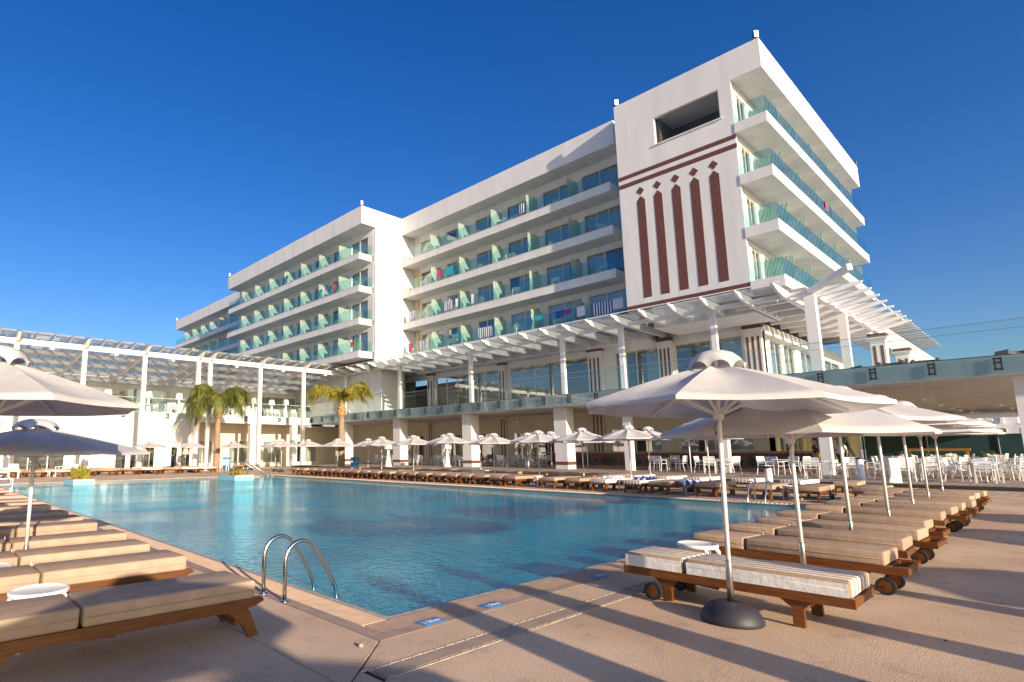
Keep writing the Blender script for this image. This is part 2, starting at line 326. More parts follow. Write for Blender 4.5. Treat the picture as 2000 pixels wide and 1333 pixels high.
# coping, overflow grates, tile border: rings around the water
def ring(d0, d1, z0, z1, name, mat):
    mb = MB(); o = (PU0 - d1, PV0 - d1, PU1 + d1, PV1 + d1); i = (PU0 - d0, PV0 - d0, PU1 + d0, PV1 + d0)
    O = [(o[0], o[1]), (o[2], o[1]), (o[2], o[3]), (o[0], o[3])]; I = [(i[0], i[1]), (i[2], i[1]), (i[2], i[3]), (i[0], i[3])]
    for k in range(4):
        q = [O[k], O[(k + 1) % 4], I[(k + 1) % 4], I[k]]; mb.prism(q, 2, z0, z1)
    return struct(name, mb, mat)
ring(0, .10, -.3, -.012, 'pool_coping', 'stone_edge')
ring(.40, .53, -.2, .002, 'pool_border', 'tile_border')
ring(.10, .40, -.2, -.04, 'gutter_channel', 'grate_dark')
mb = MB()                                               # overflow grate bars across the gutter, too many and small to pick apart
bw = .019
def bars_v(u0, u1, va, vb, p=.036):
    u = u0
    while u < u1: mb.box((u, va, -.03), (u + bw, vb, 0.0)); u += p
def bars_u(v0, v1, ua, ub, p=.036):
    v = v0
    while v < v1: mb.box((ua, v, -.03), (ub, v + bw, 0.0)); v += p
bars_v(PU0 - .36, 21, PV0 - .39, PV0 - .11); bars_u(PV0 - .09, 20, PU0 - .39, PU0 - .11, .030)
for v0, ua, ub in ((20, PU0 - .39, PU0 - .11), (PV0, PU1 + .11, PU1 + .39)): bars_u(v0, PV1, ua, ub, .12)
g_ = struct('gutter_grate', mb, 'grate', kind='stuff')
# deck slabs (cast slabs with open joints)
deck = MB(); deck.box((-16, -26, -.028), (27.4, PV0 - .55, -.012)); deck.box((-16, PV0 - .55, -.028), (PU0 - .55, 60, -.012)); deck.box((PU1 + .55, PV0 - .55, -.028), (27.4, 60, -.012)); deck.box((PU0 - .55, PV1 + .55, -.028), (PU1 + .55, 60, -.012))
deck = struct('pool_deck', deck, 'grate_dark')
def slab(poly): part('slab', MB().prism(poly, 2, -.011, 0.0), 'deck', deck)
J = .0025
def rects(us, vs):
    for a, b_ in zip(us[:-1], us[1:]):
        for c, d in zip(vs[:-1], vs[1:]): slab([(a + J, c + J), (b_ - J, c + J), (b_ - J, d - J), (a + J, d - J)])
slab([(2.64, 3.45), (3.165, 3.865), (9.5, 3.865), (9.5, 3.45)]); slab([(9.512, 3.45), (9.512, 3.865), (19.9, 3.865), (19.9, 3.45)])
rects([2.66, 27.4], [-26, -12, -1.2, 3.21])
slab([(2.40, -6), (2.645, -6), (2.645, 3.46), (2.40, 3.27)])
slab([(2.40, 3.29), (3.155, 3.88), (3.155, 8), (2.40, 8)])
rects([-16, -7, -1.5, 2.39], [-26, -12, -6, .6, 4.35, 8, 14, 20, 26, 32, 35.5]); rects([2.39, 3.16], [8, 14, 20, 26, 32, 35.5]); rects([2.39, 2.652], [-26, -12, -6])
rects([19.9, 23.6, 27.4], [3.21, 9, 15, 21, 27, 33, 39, 45, 60]); rects([-16, -7, -1.5, 5, 10, 15, 19.9], [35.54, 41, 47, 60])
# channel drain
ch = MB().box((2.7, 3.235, -.011), (22, 3.425, -.006)); ch = struct('channel_drain', ch, 'tile_border')
k = 0; u = 2.72
while u < 20:
    part('cover_plate', MB().box((u, 3.255, -.006), (u + 1.19, 3.405, .002)), 'tile_border', ch); u += 1.2
mb = MB(); u = 2.75
while u < 14:
    mb.box((u, 3.238, -.006), (u + .012, 3.251, .006)); mb.box((u, 3.409, -.006), (u + .012, 3.422, .006)); u += .12
mb.box((2.7, 3.222, -.011), (22, 3.236, .003)); mb.box((2.7, 3.424, -.011), (22, 3.438, .003))
part('channel_edge', mb, 'stone_edge', ch)
# raised timber patio in front of the restaurant with one step
st = MB().box((27.4, -26, 0), (27.8, 47, .15)); struct('patio_step', st, 'stone_edge')
pat = MB().box((27.8, -26, 0), (70, 47, .283)); pat = struct('restaurant_patio', pat, 'grate_dark')
mb = MB(); u = 27.8
while u < 62:
    mb.box((u, -26, .283), (u + .135, 47 if u < 40 else 11.4, .30)); u += .145
o = part('patio_boards', mb, 'patio_wood', pat); o['kind'] = 'stuff'
# depth signs
for i, (u, v, rz, lb) in enumerate(((3.85, 3.97, 0, 'blue depth sign nearest the pool corner'), (4.72, 3.97, 0, 'blue depth sign second from the pool corner, on the grate edge'), (6.78, 3.97, 0, 'blue depth sign lying in the umbrella shadow beside the striped lounger'), (3.20, 6.85, -math.pi / 2, 'blue depth sign behind the foot of the nearest left lounger'), (3.20, 10.7, -math.pi / 2, 'blue depth sign farther along the left pool edge'))):
    t = tag(obj('depth_sign', MB().box((-.13, -.065, 0), (.13, .065, .006)).mesh('depth_sign', 'blue_sign'), None, (u, v, .003), rz), lb, 'sign')
    text_mesh('lettering', '1.30m', .085, 'white_plastic', t, Matrix.Translation((0, 0, .0065)))
# planters in the pool
for k, (u0, u1, v0, lb, lp) in enumerate(((6.5, 7.45, 31.4, 'turquoise tiled planter box in the pool in front of the left wing', 'yellow green bush growing in the left pool planter'), (14.3, 15.45, 30.2, 'turquoise tiled planter box in the pool below the blue bin', 'sparse yellow plant in the right pool planter'))):
    t = thing('pool_planter', lb, 'planter', (u0, v0, 0)); H_ = .27; VE = v0 + 2.2
    part('planter_wall', MB().box((u0, v0, -.8), (u1, v0 + .12, H_)).box((u0, VE - .1, -.8), (u1, VE, H_ - .003)).box((u0, v0 + .12, -.8), (u0 + .12, VE - .1, H_)).box((u1 - .12, v0 + .12, -.8), (u1, VE - .1, H_)), 'stone_edge', t)
    mb = MB()
    for zz in (-.03, .10):
        n_ = int((u1 - u0) / .11)
        for i in range(n_): mb.box((u0 + i * .11 + .003, v0 - .012, zz), (u0 + i * .11 + .106, v0, zz + .125))
        n_ = int((VE - v0) / .11)
        for i in range(n_): mb.box((u0 - .012, v0 + i * .11, zz), (u0, v0 + i * .11 + .104, zz + .125))
    o = part('tile_cladding', mb, 'planter_tile', t); o['kind'] = 'stuff'
    part('soil', MB().box((u0 + .12, v0 + .12, -.7), (u1 - .12, VE - .1, H_ - .05)), 'soil', t)
    p = thing('planter_bush', lp, 'plant', (u0 + .5, v0 + .9, H_ - .05)); mb = MB()
    for i in range(420 if k == 0 else 90):
        a = random.uniform(0, 6.28); rr = random.random() ** .5 * (.62 if k == 0 else .75); hh = random.uniform(.25, .95) * (1 - .5 * rr) * (.95 if k == 0 else .55)
        x, y = u0 + .5 + rr * .6 * math.cos(a), v0 + .9 + rr * math.sin(a); dx, dy = random.uniform(-.25, .25), random.uniform(-.25, .25); w = random.uniform(.008, .02); z0 = H_ - .05
        mb.add([(x - w, y, z0), (x + w, y, z0), (x + dx * .5 + w, y + dy * .5 + .01, z0 + hh * .8), (x + dx, y + dy, z0 + hh), (x + dx * .5 - w, y + dy * .5, z0 + hh * .75)], [(0, 1, 2, 3, 4)])
    part('leaves', mb, 'bush_yellow', p)
    part('stem', MB().tube([(u0 + .5, v0 + .9, H_ - .08), (u0 + .52, v0 + .92, H_ + .2)], .02, 6), 'trunk_boot', p)
# ================================================================== hotel blocks
SL = [20.70, 17.43, 14.20, 11.00]; TH = .62; ROOF = 25.3; FAS = 23.5
MESHC = {}
def fcurtain(P, s0, s1, d, z0, z1, amp=.05, per=.16):
    mb = MB(); n = max(4, int((s1 - s0) / per * 4)); vs = []
    for i in range(n + 1):
        s = s0 + (s1 - s0) * i / n; dd = d - amp * math.sin(i * math.pi / 2 + .6 * math.sin(i * .7)); vs += [P(s, dd, z0), P(s, dd, z1)]
    return mb.add(vs, [(2 * i, 2 * i + 2, 2 * i + 3, 2 * i + 1) for i in range(n)])
def PB(P, mb, a, b): mb.box(P(*a), P(*b)); return mb
def window(root, P, s0, s1, z0, z1, d=-.08, mull=(.5,), curt='curtain', cfrac=None, fr=.055):
    """sliding window in its opening: frame, panes and curtain as sub-parts"""
    mb = MB(); PB(P, mb, (s0, d - .06, z0), (s1, d + .02, z0 + fr)); PB(P, mb, (s0, d - .06, z1 - fr), (s1, d + .02, z1))
    PB(P, mb, (s0, d - .06, z0 + fr), (s0 + fr, d + .02, z1 - fr)); PB(P, mb, (s1 - fr, d - .06, z0 + fr), (s1, d + .02, z1 - fr))
    cuts = [s0 + fr] + [s0 + (s1 - s0) * q for q in mull] + [s1 - fr]
    for c in cuts[1:-1]: PB(P, mb, (c - .035, d - .05, z0 + fr), (c + .035, d + .015, z1 - fr))
    w = part('window', mb, 'white_frame', root)
    for a, b_ in zip(cuts[:-1], cuts[1:]):
        part('pane', PB(P, MB(), (a + .02, d - .025, z0 + fr), (b_ - .02, d - .015, z1 - fr)), 'glass_window', w)
    if cfrac is None: cfrac = random.choice(((0, .45), (.5, 1), (0, 1), (0, .7), (.35, 1), (0, 1), (.05, .95)))
    if cfrac: part('curtain', fcurtain(P, s0 + (s1 - s0) * cfrac[0], s0 + (s1 - s0) * cfrac[1], d - .22, z0 + .03, z1 - .02), curt, w)
    return w
def balcony_block(root, P, s0, s1, fd, wins, divs, back, levels, ends, div_mat='glass_divider', slab_ext=(0, 0)):
    """floors of recessed balconies: wall at depth 0, slab front at depth fd, room behind to -back"""
    for li, z in enumerate(levels):
        nxt = (levels[li - 1] - TH) if li else FAS
        part('balcony_slab', PB(P, MB(), (s0 + slab_ext[0], -.02, z - TH), (s1 + slab_ext[1], fd, z)), 'plaster', root)
        part('floor_slab', PB(P, MB(), (s0 + .2, -back, z - TH + .004), (s1 - .2, -.02, z - .004)), 'room_wall', root)
        part('coping', PB(P, MB(), (s0 + slab_ext[0] - .02, fd - .14, z + .001), (s1 + slab_ext[1] + .02, fd + .025, z + .03)), 'white_frame', root)
        wt = z + 2.17
        mb = MB(); e = [s0] + [x for w in wins for x in w] + [s1]
        for a, b_ in zip(e[0::2], e[1::2]):
            if b_ - a > .02: PB(P, mb, (a, -.22, z), (b_, 0, wt))
        PB(P, mb, (s0, -.22, wt), (s1, 0, nxt))
        part('wall', mb, 'plaster', root)
        for w in wins: window(root, P, w[0], w[1], z + .02, wt, mull=(.5,) if random.random() < .75 else (.32, .64))
        for a in divs:
            part('balcony_divider', PB(P, MB(), (a - .012, .03, z + .05), (a + .012, fd - .12, z + 1.75 - .0)), div_mat, root)
        pts = [s0 + slab_ext[0] + .06] + list(divs) + [s1 + slab_ext[1] - .06]
        for a, b_ in zip(pts[:-1], pts[1:]):
            part('rail_glass', PB(P, MB(), (a + .012, fd - .075, z + .03), (b_ - .012, fd - .06, z + 1.06)), 'glass_rail', root)
        for e_, on in zip((s0 + slab_ext[0] + .05, s1 + slab_ext[1] - .05), ends):
            if on: part('rail_glass', PB(P, MB(), (e_ - .008, .02, z + .03), (e_ + .008, fd - .08, z + 1.06)), 'glass_rail', root)
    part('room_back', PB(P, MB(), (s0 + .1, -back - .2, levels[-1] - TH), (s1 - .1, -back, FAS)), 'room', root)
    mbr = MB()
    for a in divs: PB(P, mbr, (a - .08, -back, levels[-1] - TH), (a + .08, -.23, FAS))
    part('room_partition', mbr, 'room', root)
def PU(U): return lambda s, d, z: (U - d, s, z)
def PV(V): return lambda s, d, z: (s, V - d, z)
def bays(a, b, n, pier):
    w = (b - a) / n; return [(a + i * w + pier / 2, a + (i + 1) * w - pier / 2) for i in range(n)]
# main wing -----------------------------------------------------------------------------------
main = thing('hotel_wing', 'white hotel wing with four rows of glass balconies behind the striped tower', 'building', (39, 30, 5.3))
divs = [22.80, 26.60, 30.32, 34.18, 37.86]
wins = [(19.45, 22.45), (23.0, 26.1), (26.85, 29.85), (30.6, 33.5), (34.45, 37.3), (38.05, 40.9)]
balcony_block(main, PU(39.0), 18.2, 41.9, 1.7, wins, divs, 4.5, SL, (False, False), slab_ext=(1.05, -.02))
part('roof', MB().box((37.3, 18.75, FAS), (52, 41.9, ROOF)), 'plaster', main)
part('lower_wall', MB().box((39.02, 18.2, 9.2), (43.4, 41.9, SL[-1] - TH - .004)), 'plaster', main)
for z in SL[1:]: part('ochre_strip', MB().box((38.93, 41.15, z + .002), (39.0 - .003, 41.45, z + 2.56)), 'ochre', main)
part('side_wall', MB().box((43.7, 18.3, 9.2), (52, 41.8, FAS - .003)), 'plaster', main)
# left block ----------------------------------------------------------------------------------
lb = thing('hotel_wing', 'white hotel block with a bright blank end wall, left of the main wing', 'building', (33.8, 55, 5.3))
divs = [46.0, 49.67, 53.33, 57.0, 60.65, 64.35, 68.0]
wins = [(43.1, 45.85)] + [(d + .35, d + 3.25) for d in divs]
balcony_block(lb, PU(33.8), 42.25, 71.8, 1.6, wins, divs, 4.2, SL, (True, True), slab_ext=(.2, 0))
part('roof', MB().box((32.1, 41.92, FAS), (46, 71.9, ROOF)), 'plaster', lb)
part('end_wall', MB().box((33.82, 41.92, 9.9), (39.02, 42.22, FAS - .003)), 'plaster', lb)
part('end_wall', MB().box((38.2, 42.25, 9.9), (46, 71.7, FAS - .003)), 'plaster', lb)
part('under_band', MB().box((33.9, 42.0, 9.5), (39.0, 42.4, 9.9)), 'ochre', lb)
part('lower_wall', MB().box((35.0, 42.5, 5.3), (38, 71, 10.35)), 'plaster', lb)
# far block -----------------------------------------------------------------------------------
fb = thing('hotel_wing', 'farthest grey white hotel block at the left end of the hotel', 'building', (37.6, 87, 5.3))
divs = [76.5, 80.2, 83.9, 87.65, 91.2, 94.85, 98.4]
wins = [(d - 3.2, d - .35) for d in divs] + [(98.8, 101.6)]
balcony_block(fb, PU(37.6), 72.0, 102.2, 1.5, wins, divs, 4.2, SL, (False, True))
part('roof', MB().box((36.0, 72.0, FAS), (48, 102.4, ROOF - .1)), 'plaster', fb)
part('body', MB().box((42.1, 72.1, 5), (48, 102.1, FAS - .003)), 'plaster', fb)
part('lower_wall', MB().box((37.62, 72.1, 5), (42, 102.1, 10.36)), 'plaster', fb)
# tower ---------------------------------------------------------------------------------------
tw = thing('hotel_tower', 'white hotel tower with brown pointed stripes and a picture window', 'building', (36, 14, 9.3))
TB = 10.58
mb = MB()                                                                # face with the picture window opening
W0, W1, Z0, Z1 = 11.36, 15.32, 21.36, 23.27
mb.box((36, 10.66, TB), (36.35, 17.95, Z0)); mb.box((36, 10.66, Z0), (36.35, W0, Z1)); mb.box((36, W1, Z0), (36.35, 17.95, Z1)); mb.box((36, 10.66, Z1), (36.35, 17.95, FAS))
part('face_wall', mb, 'plaster', tw)
part('roof', MB().box((36, 9.0, FAS), (60.1, 17.95, ROOF + .05)), 'plaster', tw)
part('left_wall', MB().box((36.35, 17.6, TB), (39.2, 17.94, FAS - .003)), 'plaster', tw)
part('under_wall', MB().box((36.02, 10.64, 9.2), (39.5, 16.3, TB - .003)), 'plaster', tw)
part('underside', MB().box((36.36, 16.32, TB + .02), (39.2, 17.58, TB + .2)), 'plaster_soffit', tw)
w = part('picture_window', MB().box((36.06, W0, Z0), (36.2, W0 + .05, Z1)).box((36.06, W1 - .05, Z0), (36.2, W1, Z1)).box((36.06, W0 + .05, Z1 - .05), (36.2, W1 - .05, Z1)), 'white_frame', tw)
part('pane', MB().box((36.13, W0 + .05, Z0 + .03), (36.145, W1 - .05, Z1 - .05)), 'glass_dark', w)
part('sill', MB().box((35.93, W0 - .12, Z0 - .05), (36.2, W1 + .12, Z0 + .03)), 'plaster', w)
part('room_ceiling', MB().box((36.4, 10.7, FAS - .16), (42, 17.5, FAS - .1)), 'plaster_soffit', w)
part('room_back', MB().box((40.0, 10.7, 20), (40.1, 17.5, FAS - .17)), 'room', w)
def onface(pts): return MB().prism([(v, z) for v, z in pts], 0, 35.985, 36.004)
for (z0, z1) in ((19.76, 20.03), (19.17, 19.46), (10.6, 10.95)):
    v = 10.63; i = 0
    while v < 17.9:
        e = min(v + .60, 17.94); part('brown_tile', onface([(v + .004, z0), (e - .004, z0), (e - .004, z1), (v + .004, z1)]), 'brown_tile', tw); v = e
for c in (16.52, 15.40, 14.25, 13.13, 12.0):
    z = 11.32
    while z < 17.5:
        e = min(z + .60, 17.55)
        if z + .6 < 17.6: part('brown_tile', onface([(c - .265, z + .004), (c + .265, z + .004), (c + .265, e - .004), (c - .265, e - .004)]), 'brown_tile', tw)
        else: part('brown_tile', onface([(c - .265, z + .004), (c + .265, z + .004), (c + .265, 17.95), (c, 18.25), (c - .265, 17.95)]), 'brown_tile', tw); break
        z = e
    part('brown_tile', onface([(c, 18.33), (c + .27, 18.61), (c, 18.9), (c - .27, 18.61)]), 'brown_tile', tw)
wins = [(36.75, 38.3), (38.9, 41.2), (42.6, 45.4), (46.4, 49.2), (50.2, 53.0), (54.0, 56.8), (57.4, 59.6)]
divs = [38.6, 42.1, 45.9, 49.7, 53.5, 57.1]
balcony_block(tw, PV(10.65), 36.36, 60.05, 1.65, wins, divs, 4.5, SL, (True, True), slab_ext=(-.40, 0))
part('body', MB().box((40.2, 15.5, 9.2), (60, 17.9, FAS - .003)), 'plaster', tw)
# roof floodlights
def flood(loc, rz, lit, label):
    t = thing('floodlight', label, 'floodlight', loc, rz); 
    t.scale = (1.3, 1.3, 1.3)
    part('bracket', MB().box((-.12, -.03, 0), (-.1, .03, .2)).box((.1, -.03, 0), (.12, .03, .2)).box((-.12, -.03, 0), (.12, .03, .015)), 'dark_metal', t, off=False)
    part('lamp_housing', MB().rbox((-.1, -.08, .06), (.1, .05, .4), .03), 'dark_metal', t, True, off=False)
    part('lamp_lens', MB().box((-.085, -.09, .08), (.085, -.081, .38)), 'lit_lens' if lit else 'white_plastic', t, off=False)
flood((36.1, 9.15, ROOF + .05), -.75, True, 'lit floodlight on the front corner of the tower roof')
flood((36.1, 17.8, ROOF + .05), -.75, True, 'lit floodlight on the left corner of the tower roof')
flood((60.0, 9.1, ROOF + .05), .2, False, 'floodlight on the far right corner of the tower roof')
flood((32.2, 42.0, ROOF), -.6, False, 'floodlight on the corner of the blank end wall roof')
flood((32.2, 71.7, ROOF), -.6, False, 'floodlight at the left end of the left block roof')
flood((36.1, 102.2, ROOF - .1), -.6, False, 'floodlight at the left end of the farthest roof')
# ================================================================== restaurant podium with roof terrace
FL = .30; SB, ST = 4.45, 5.25
rb = thing('restaurant_building', 'white two storey restaurant with striped pilasters below the hotel', 'building', (40.1, 20, FL))
part('terrace_slab', MB().box((33.5, -3, SB), (41, 52.4, ST)).box((41, -3, SB + .002), (80, 11.3, ST - .002)), 'plaster', rb)
P = PU(40.1)
def wall_run(root, P, s0, s1, z0, z1, wins, wz, th=.25, mat='plaster'):
    mb = MB(); e = [s0] + [x for w in wins for x in w[:2]] + [s1]
    for a, b_ in zip(e[0::2], e[1::2]):
        if b_ - a > .02: PB(P, mb, (a, -th, z0), (b_, 0, wz[1]))
    if wz[0] - z0 > .01:
        for w in wins: PB(P, mb, (w[0], -th, z0), (w[1], 0, wz[0]))
    PB(P, mb, (s0, -th, wz[1]), (s1, 0, z1)); return part('wall', mb, mat, root)
uw = [(12.7, 16.85, (.45,)), (18.0, 21.2, (.5, .74)), (23.4, 30.95, (.33, .66)), (32.2, 40.1, (.2, .42, .64, .82)), (41.3, 48.2, (.5,))]
wall_run(rb, P, 11.5, 58.6, ST, 9.3, uw, (ST + .02, 8.75))
for a, b_, ml in uw: window(rb, P, a, b_, ST + .02, 8.75, mull=ml, curt='curtain_grey', cfrac=random.choice(((0, .55), (.3, 1), (.45, 1), (0, .3))))
lw = [(12.6, 17.0, (.5,)), (18.2, 22.0, (.5,)), (24.0, 30.9, (.25, .5, .75)), (32.9, 39.8, (.3, .6)), (42.0, 44.6, (.5,))]
wall_run(rb, P, 11.5, 56, FL, SB, lw, (FL + .06, 3.1), mat='plaster_warm')
for a, b_, ml in lw: window(rb, P, a, b_, FL + .06, 3.1, mull=ml, curt='curtain_grey', cfrac=random.choice(((0, .2), (.8, 1), None)))
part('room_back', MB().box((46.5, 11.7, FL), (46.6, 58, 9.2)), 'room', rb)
part('room_floor', MB().box((40.36, 11.8, SB + .004), (46.4, 58, ST - .004)), 'room_wall', rb)
part('red_panel', MB().box((43.4, 15.6, FL), (43.5, 16.9, 2.6)), 'red_panel', rb)
part('back_bar', MB().box((42.2, 12.4, FL), (42.7, 22, 1.5)), 'room_wall', rb)
Q = PV(11.5)
rw = [(41.2, 43.4, (.5,)), (43.9, 46.2, (.5,)), (47.6, 52.0, (.33, .66)), (53.6, 58.5, (.5,))]
wall_run(rb, Q, 40.1, 62, ST, 9.3, rw, (ST + .02, 8.4))
for a, b_, ml in rw: window(rb, Q, a, b_, ST + .02, 8.4, mull=ml, curt='curtain_grey')
wall_run(rb, Q, 40.1, 62, FL, SB, rw, (FL + .06, 3.3), mat='plaster_warm')
for a, b_, ml in rw: window(rb, Q, a, b_, FL + .06, 3.3, mull=ml, curt='curtain_grey')
def stripes_on(P, c, ws, z0, z1, d, parent, w=.13):
    for s in ws: part('brown_stripe', PB(P, MB(), (c + s - w / 2, d - .004, z0), (c + s + w / 2, d + .012, z1)), 'brown_band', parent)
def pilaster(P, c, w, z0, z1, d, ws, nm='pilaster'):
    p = part(nm, PB(P, MB(), (c - w / 2, 0, z0), (c + w / 2, d, z1 - .5)), 'plaster', rb)
    mb = MB()
    for k in range(4):
        e = .03 + .035 * k; PB(P, mb, (c - w / 2 - e, 0, z1 - .5 + .06 * k), (c + w / 2 + e, d + e, z1 - .5 + .06 * (k + 1)))
    part('capital', mb, 'plaster', p)
    part('brown_cap', PB(P, MB(), (c - w / 2 - .06, .002, z1 - .24), (c + w / 2 + .06, d + .06, z1)), 'brown_band', p)
    stripes_on(P, c, ws, z0 + .35, z1 - .75, d, p)
for c, w, ws in ((40.66, .82, (-.2, .2)), (31.66, .72, (-.18, .18)), (22.75, 1.1, (-.33, .0, .33)), (17.43, .9, (-.27, 0, .27)), (12.0, .95, (-.3, 0, .3))):
    pilaster(P, c, w, ST, 9.25, .3, ws)
for c, w, ws in ((40.9, .7, (-.14, .14)), (31.85, .7, (-.16, .16)), (22.86, 1.0, (-.3, 0, .3))):
    p = part('pilaster', PB(P, MB(), (c - w / 2, 0, FL), (c + w / 2, .12, SB)), 'plaster_warm', rb); stripes_on(P, c, ws, FL + .5, SB - .15, .12, p)
for c in (46.9, 53.0): 
    p = part('pilaster', PB(Q, MB(), (c - .45, 0, FL), (c + .45, .15, SB)), 'plaster_warm', rb); stripes_on(Q, c, (-.2, .2), FL + .5, SB - .15, .15, p)
for u in (50.6, 59.6):                                                       # freestanding striped terrace columns
    p = part('pilaster', MB().box((u - .42, 7.3, ST), (u + .42, 8.1, 8.8)), 'plaster', rb); mb = MB()
    for k in range(4): mb.box((u - .45 - .05 * k, 7.27 - .05 * k, 8.8 + .07 * k), (u + .45 + .05 * k, 8.13 + .05 * k, 8.8 + .07 * (k + 1)))
    part('capital', mb, 'plaster', p); part('brown_cap', MB().box((u - .5, 7.2, 9.081), (u + .5, 8.2, 9.34)), 'brown_band', p)
    for s in (-.2, .2): part('brown_stripe', MB().box((u - .432, 7.7 + s - .08, ST + .2), (u - .41, 7.7 + s + .08, 8.5)), 'brown_band', p)
for v, w in ((47.6, .95), (39.3, .95), (30.8, .95), (22.3, .95), (.72, 1.0)):
    p = part('column', MB().box((34.6 - w / 2, v - w / 2, FL), (34.6 + w / 2, v + w / 2, SB - .003)), 'plaster', rb)
    part('skirting', MB().box((34.585 - w / 2, v - w / 2 - .015, FL + .28), (34.615 + w / 2, v + w / 2 + .015, FL + .5)), 'brown_tile', p)
for v in (17.75, 12.3, 7.75): part('column', MB().box((34.38, v - .22, FL), (34.82, v + .22, SB - .003)), 'plaster', rb)
part('canopy_box', MB().box((34.9, 4.0, 2.9), (36.6, 8.6, 3.1)), 'plaster', rb)
# bar counter
bar = thing('bar_counter', 'long brown tiled bar counter with black hexagon and diamond motifs', 'bar', (38, 18, FL))
part('body', MB().box((37.75, 8.6, FL), (38.6, 26, 1.32)), 'brown_tile', bar)
part('counter_top', MB().box((37.45, 8.4, 1.32), (38.8, 26.2, 1.44)), 'stone_counter', bar)
part('foot_rail', MB().box((37.6, 8.6, FL), (37.748, 26, FL + .18)), 'stone_counter', bar)
v = 9.3
while v < 25.5:
    part('hexagon', MB().prism([(v, .72), (v + .18, .54), (v + .92, .54), (v + 1.1, .72), (v + 1.1, .9), (v + .92, 1.06), (v + .18, 1.06), (v, .9)], 0, 37.735, 37.752), 'dark_metal', bar)
    part('diamond', MB().prism([(v + 1.32, .81), (v + 1.47, .63), (v + 1.62, .81), (v + 1.47, .99)], 0, 37.735, 37.752), 'dark_metal', bar); v += 1.85
# ================================================================== left wing
lwg = thing('left_wing_building', 'low white pool wing with dark windows under the left glass roof', 'building', (12, 52.5, 0))
G = PV(52.5)
ww = [(1.0, 3.6, (.5,)), (6.6, 10.1, (.33, .66)), (13.9, 15.6, ()), (16.0, 17.2, ()), (18.6, 20.4, (.5,))]
wall_run(lwg, G, -22, 21.2, 0, SB, ww, (.12, 2.05))
for a, b_, ml in ww: window(lwg, G, a, b_, .12, 2.05, mull=ml, cfrac=False, d=-.12)
mb = MB()
for u in (5.9, 10.4, 14.9, 19.3): PB(G, mb, (u - .2, .002, 0), (u + .2, .09, 3.1))
PB(G, mb, (-22, .002, 3.1), (21.1, .06, 3.16)); part('relief_band', mb, 'plaster', lwg)
part('terrace_slab', MB().box((-22, 52.52, SB), (33.48, 60, 5.12)).box((21.2, 52.5, SB - .1), (33.4, 52.519, 5.1)), 'plaster', lwg)
part('side_wall', MB().box((20.9, 52.75, 0), (21.15, 56, SB - .003)), 'plaster', lwg)
G2 = PV(56.0)
dw = [(21.9, 24.0, (.5,)), (25.7, 27.9, (.5,)), (29.6, 31.8, (.5,)), (33.4, 36.5, (.5,))]
wall_run(lwg, G2, 21.15, 40, 0, SB - .003, dw, (.35, 2.75), mat='plaster_warm')
for a, b_, ml in dw: window(lwg, G2, a, b_, .35, 2.75, mull=ml, fr=.1)
part('column', MB().box((26.4, 52.6, 0), (27.0, 53.2, SB - .003)), 'plaster', lwg); part('column', MB().box((31.2, 52.6, 0), (31.8, 53.2, SB - .003)), 'plaster', lwg)
G3 = PV(58.6)
tw_ = [(-3.0, 1.6, (.33, .66)), (3.4, 7.6, (.33, .66)), (10.2, 14.4, (.33, .66)), (16.2, 20.2, (.5,)), (22.4, 27.6, (.25, .5, .75)), (30.4, 35.2, (.33, .66))]
wall_run(lwg, G3, -22, 40.1, 5.12, 8.75, tw_, (5.16, 7.75))
for a, b_, ml in tw_: window(lwg, G3, a, b_, 5.16, 7.75, mull=ml, curt='curtain_grey', cfrac=(0, 1))
mb = MB()
for u in (2.5, 9.0, 15.3, 21.3, 29.0): PB(G3, mb, (u - .25, .002, 5.12), (u + .25, .15, 8.4))
part('pilaster', mb, 'plaster', lwg)
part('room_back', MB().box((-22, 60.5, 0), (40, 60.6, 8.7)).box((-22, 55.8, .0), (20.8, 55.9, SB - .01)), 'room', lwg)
part('flat_roof', MB().box((-22, 58.61, 8.76), (40, 66, 8.95)), 'plaster', lwg)
# ================================================================== glass canopies
cl = thing('glass_canopy', 'white steel canopy with glass roof over the left wing terrace', 'canopy', (14, 48, 0))
PUS = [-12.3, -7.85, -3.4, 1.1, 5.6, 10.05, 14.5, 19.0, 20.05, 24.9, 29.6, 34.6]
def zt(v): return 10.05 - (v - 46.9) * .118
for u in PUS[:-1]: part('post', MB().box((u - .16, 47.86, 0), (u + .16, 48.14, 9.32)), 'white_metal', cl)
part('front_beam', MB().box((-22, 47.88, 9.32), (34.5, 48.12, 9.72)), 'white_metal', cl)
def rafter_l(u, h, w): 
    return MB().prism([(46.75, zt(46.75) - .03), (46.95, zt(46.95)), (58.6, zt(58.6)), (58.6, zt(58.6) - h), (48.2, zt(48.2) - h), (47.5, zt(47.5) - h * .75)], 0, u - w / 2, u + w / 2)
for u in PUS[:-1]: part('main_rafter', rafter_l(u, .62, .2), 'white_metal', cl)
sm = []
for a, b_ in zip(PUS[:-1], PUS[1:]):
    nn = max(1, round((b_ - a) / 1.12))
    for k in range(nn):
        uu = a + (b_ - a) * k / nn; sm.append(uu)
        if k: part('rafter', rafter_l(uu, .2, .07), 'white_metal', cl)
sm.append(34.6)
for v in (50.4, 53.0, 55.6, 58.2): part('purlin', MB().box((-22, v - .09, zt(v) - .55), (34.4, v + .09, zt(v) - .24)), 'white_metal', cl)
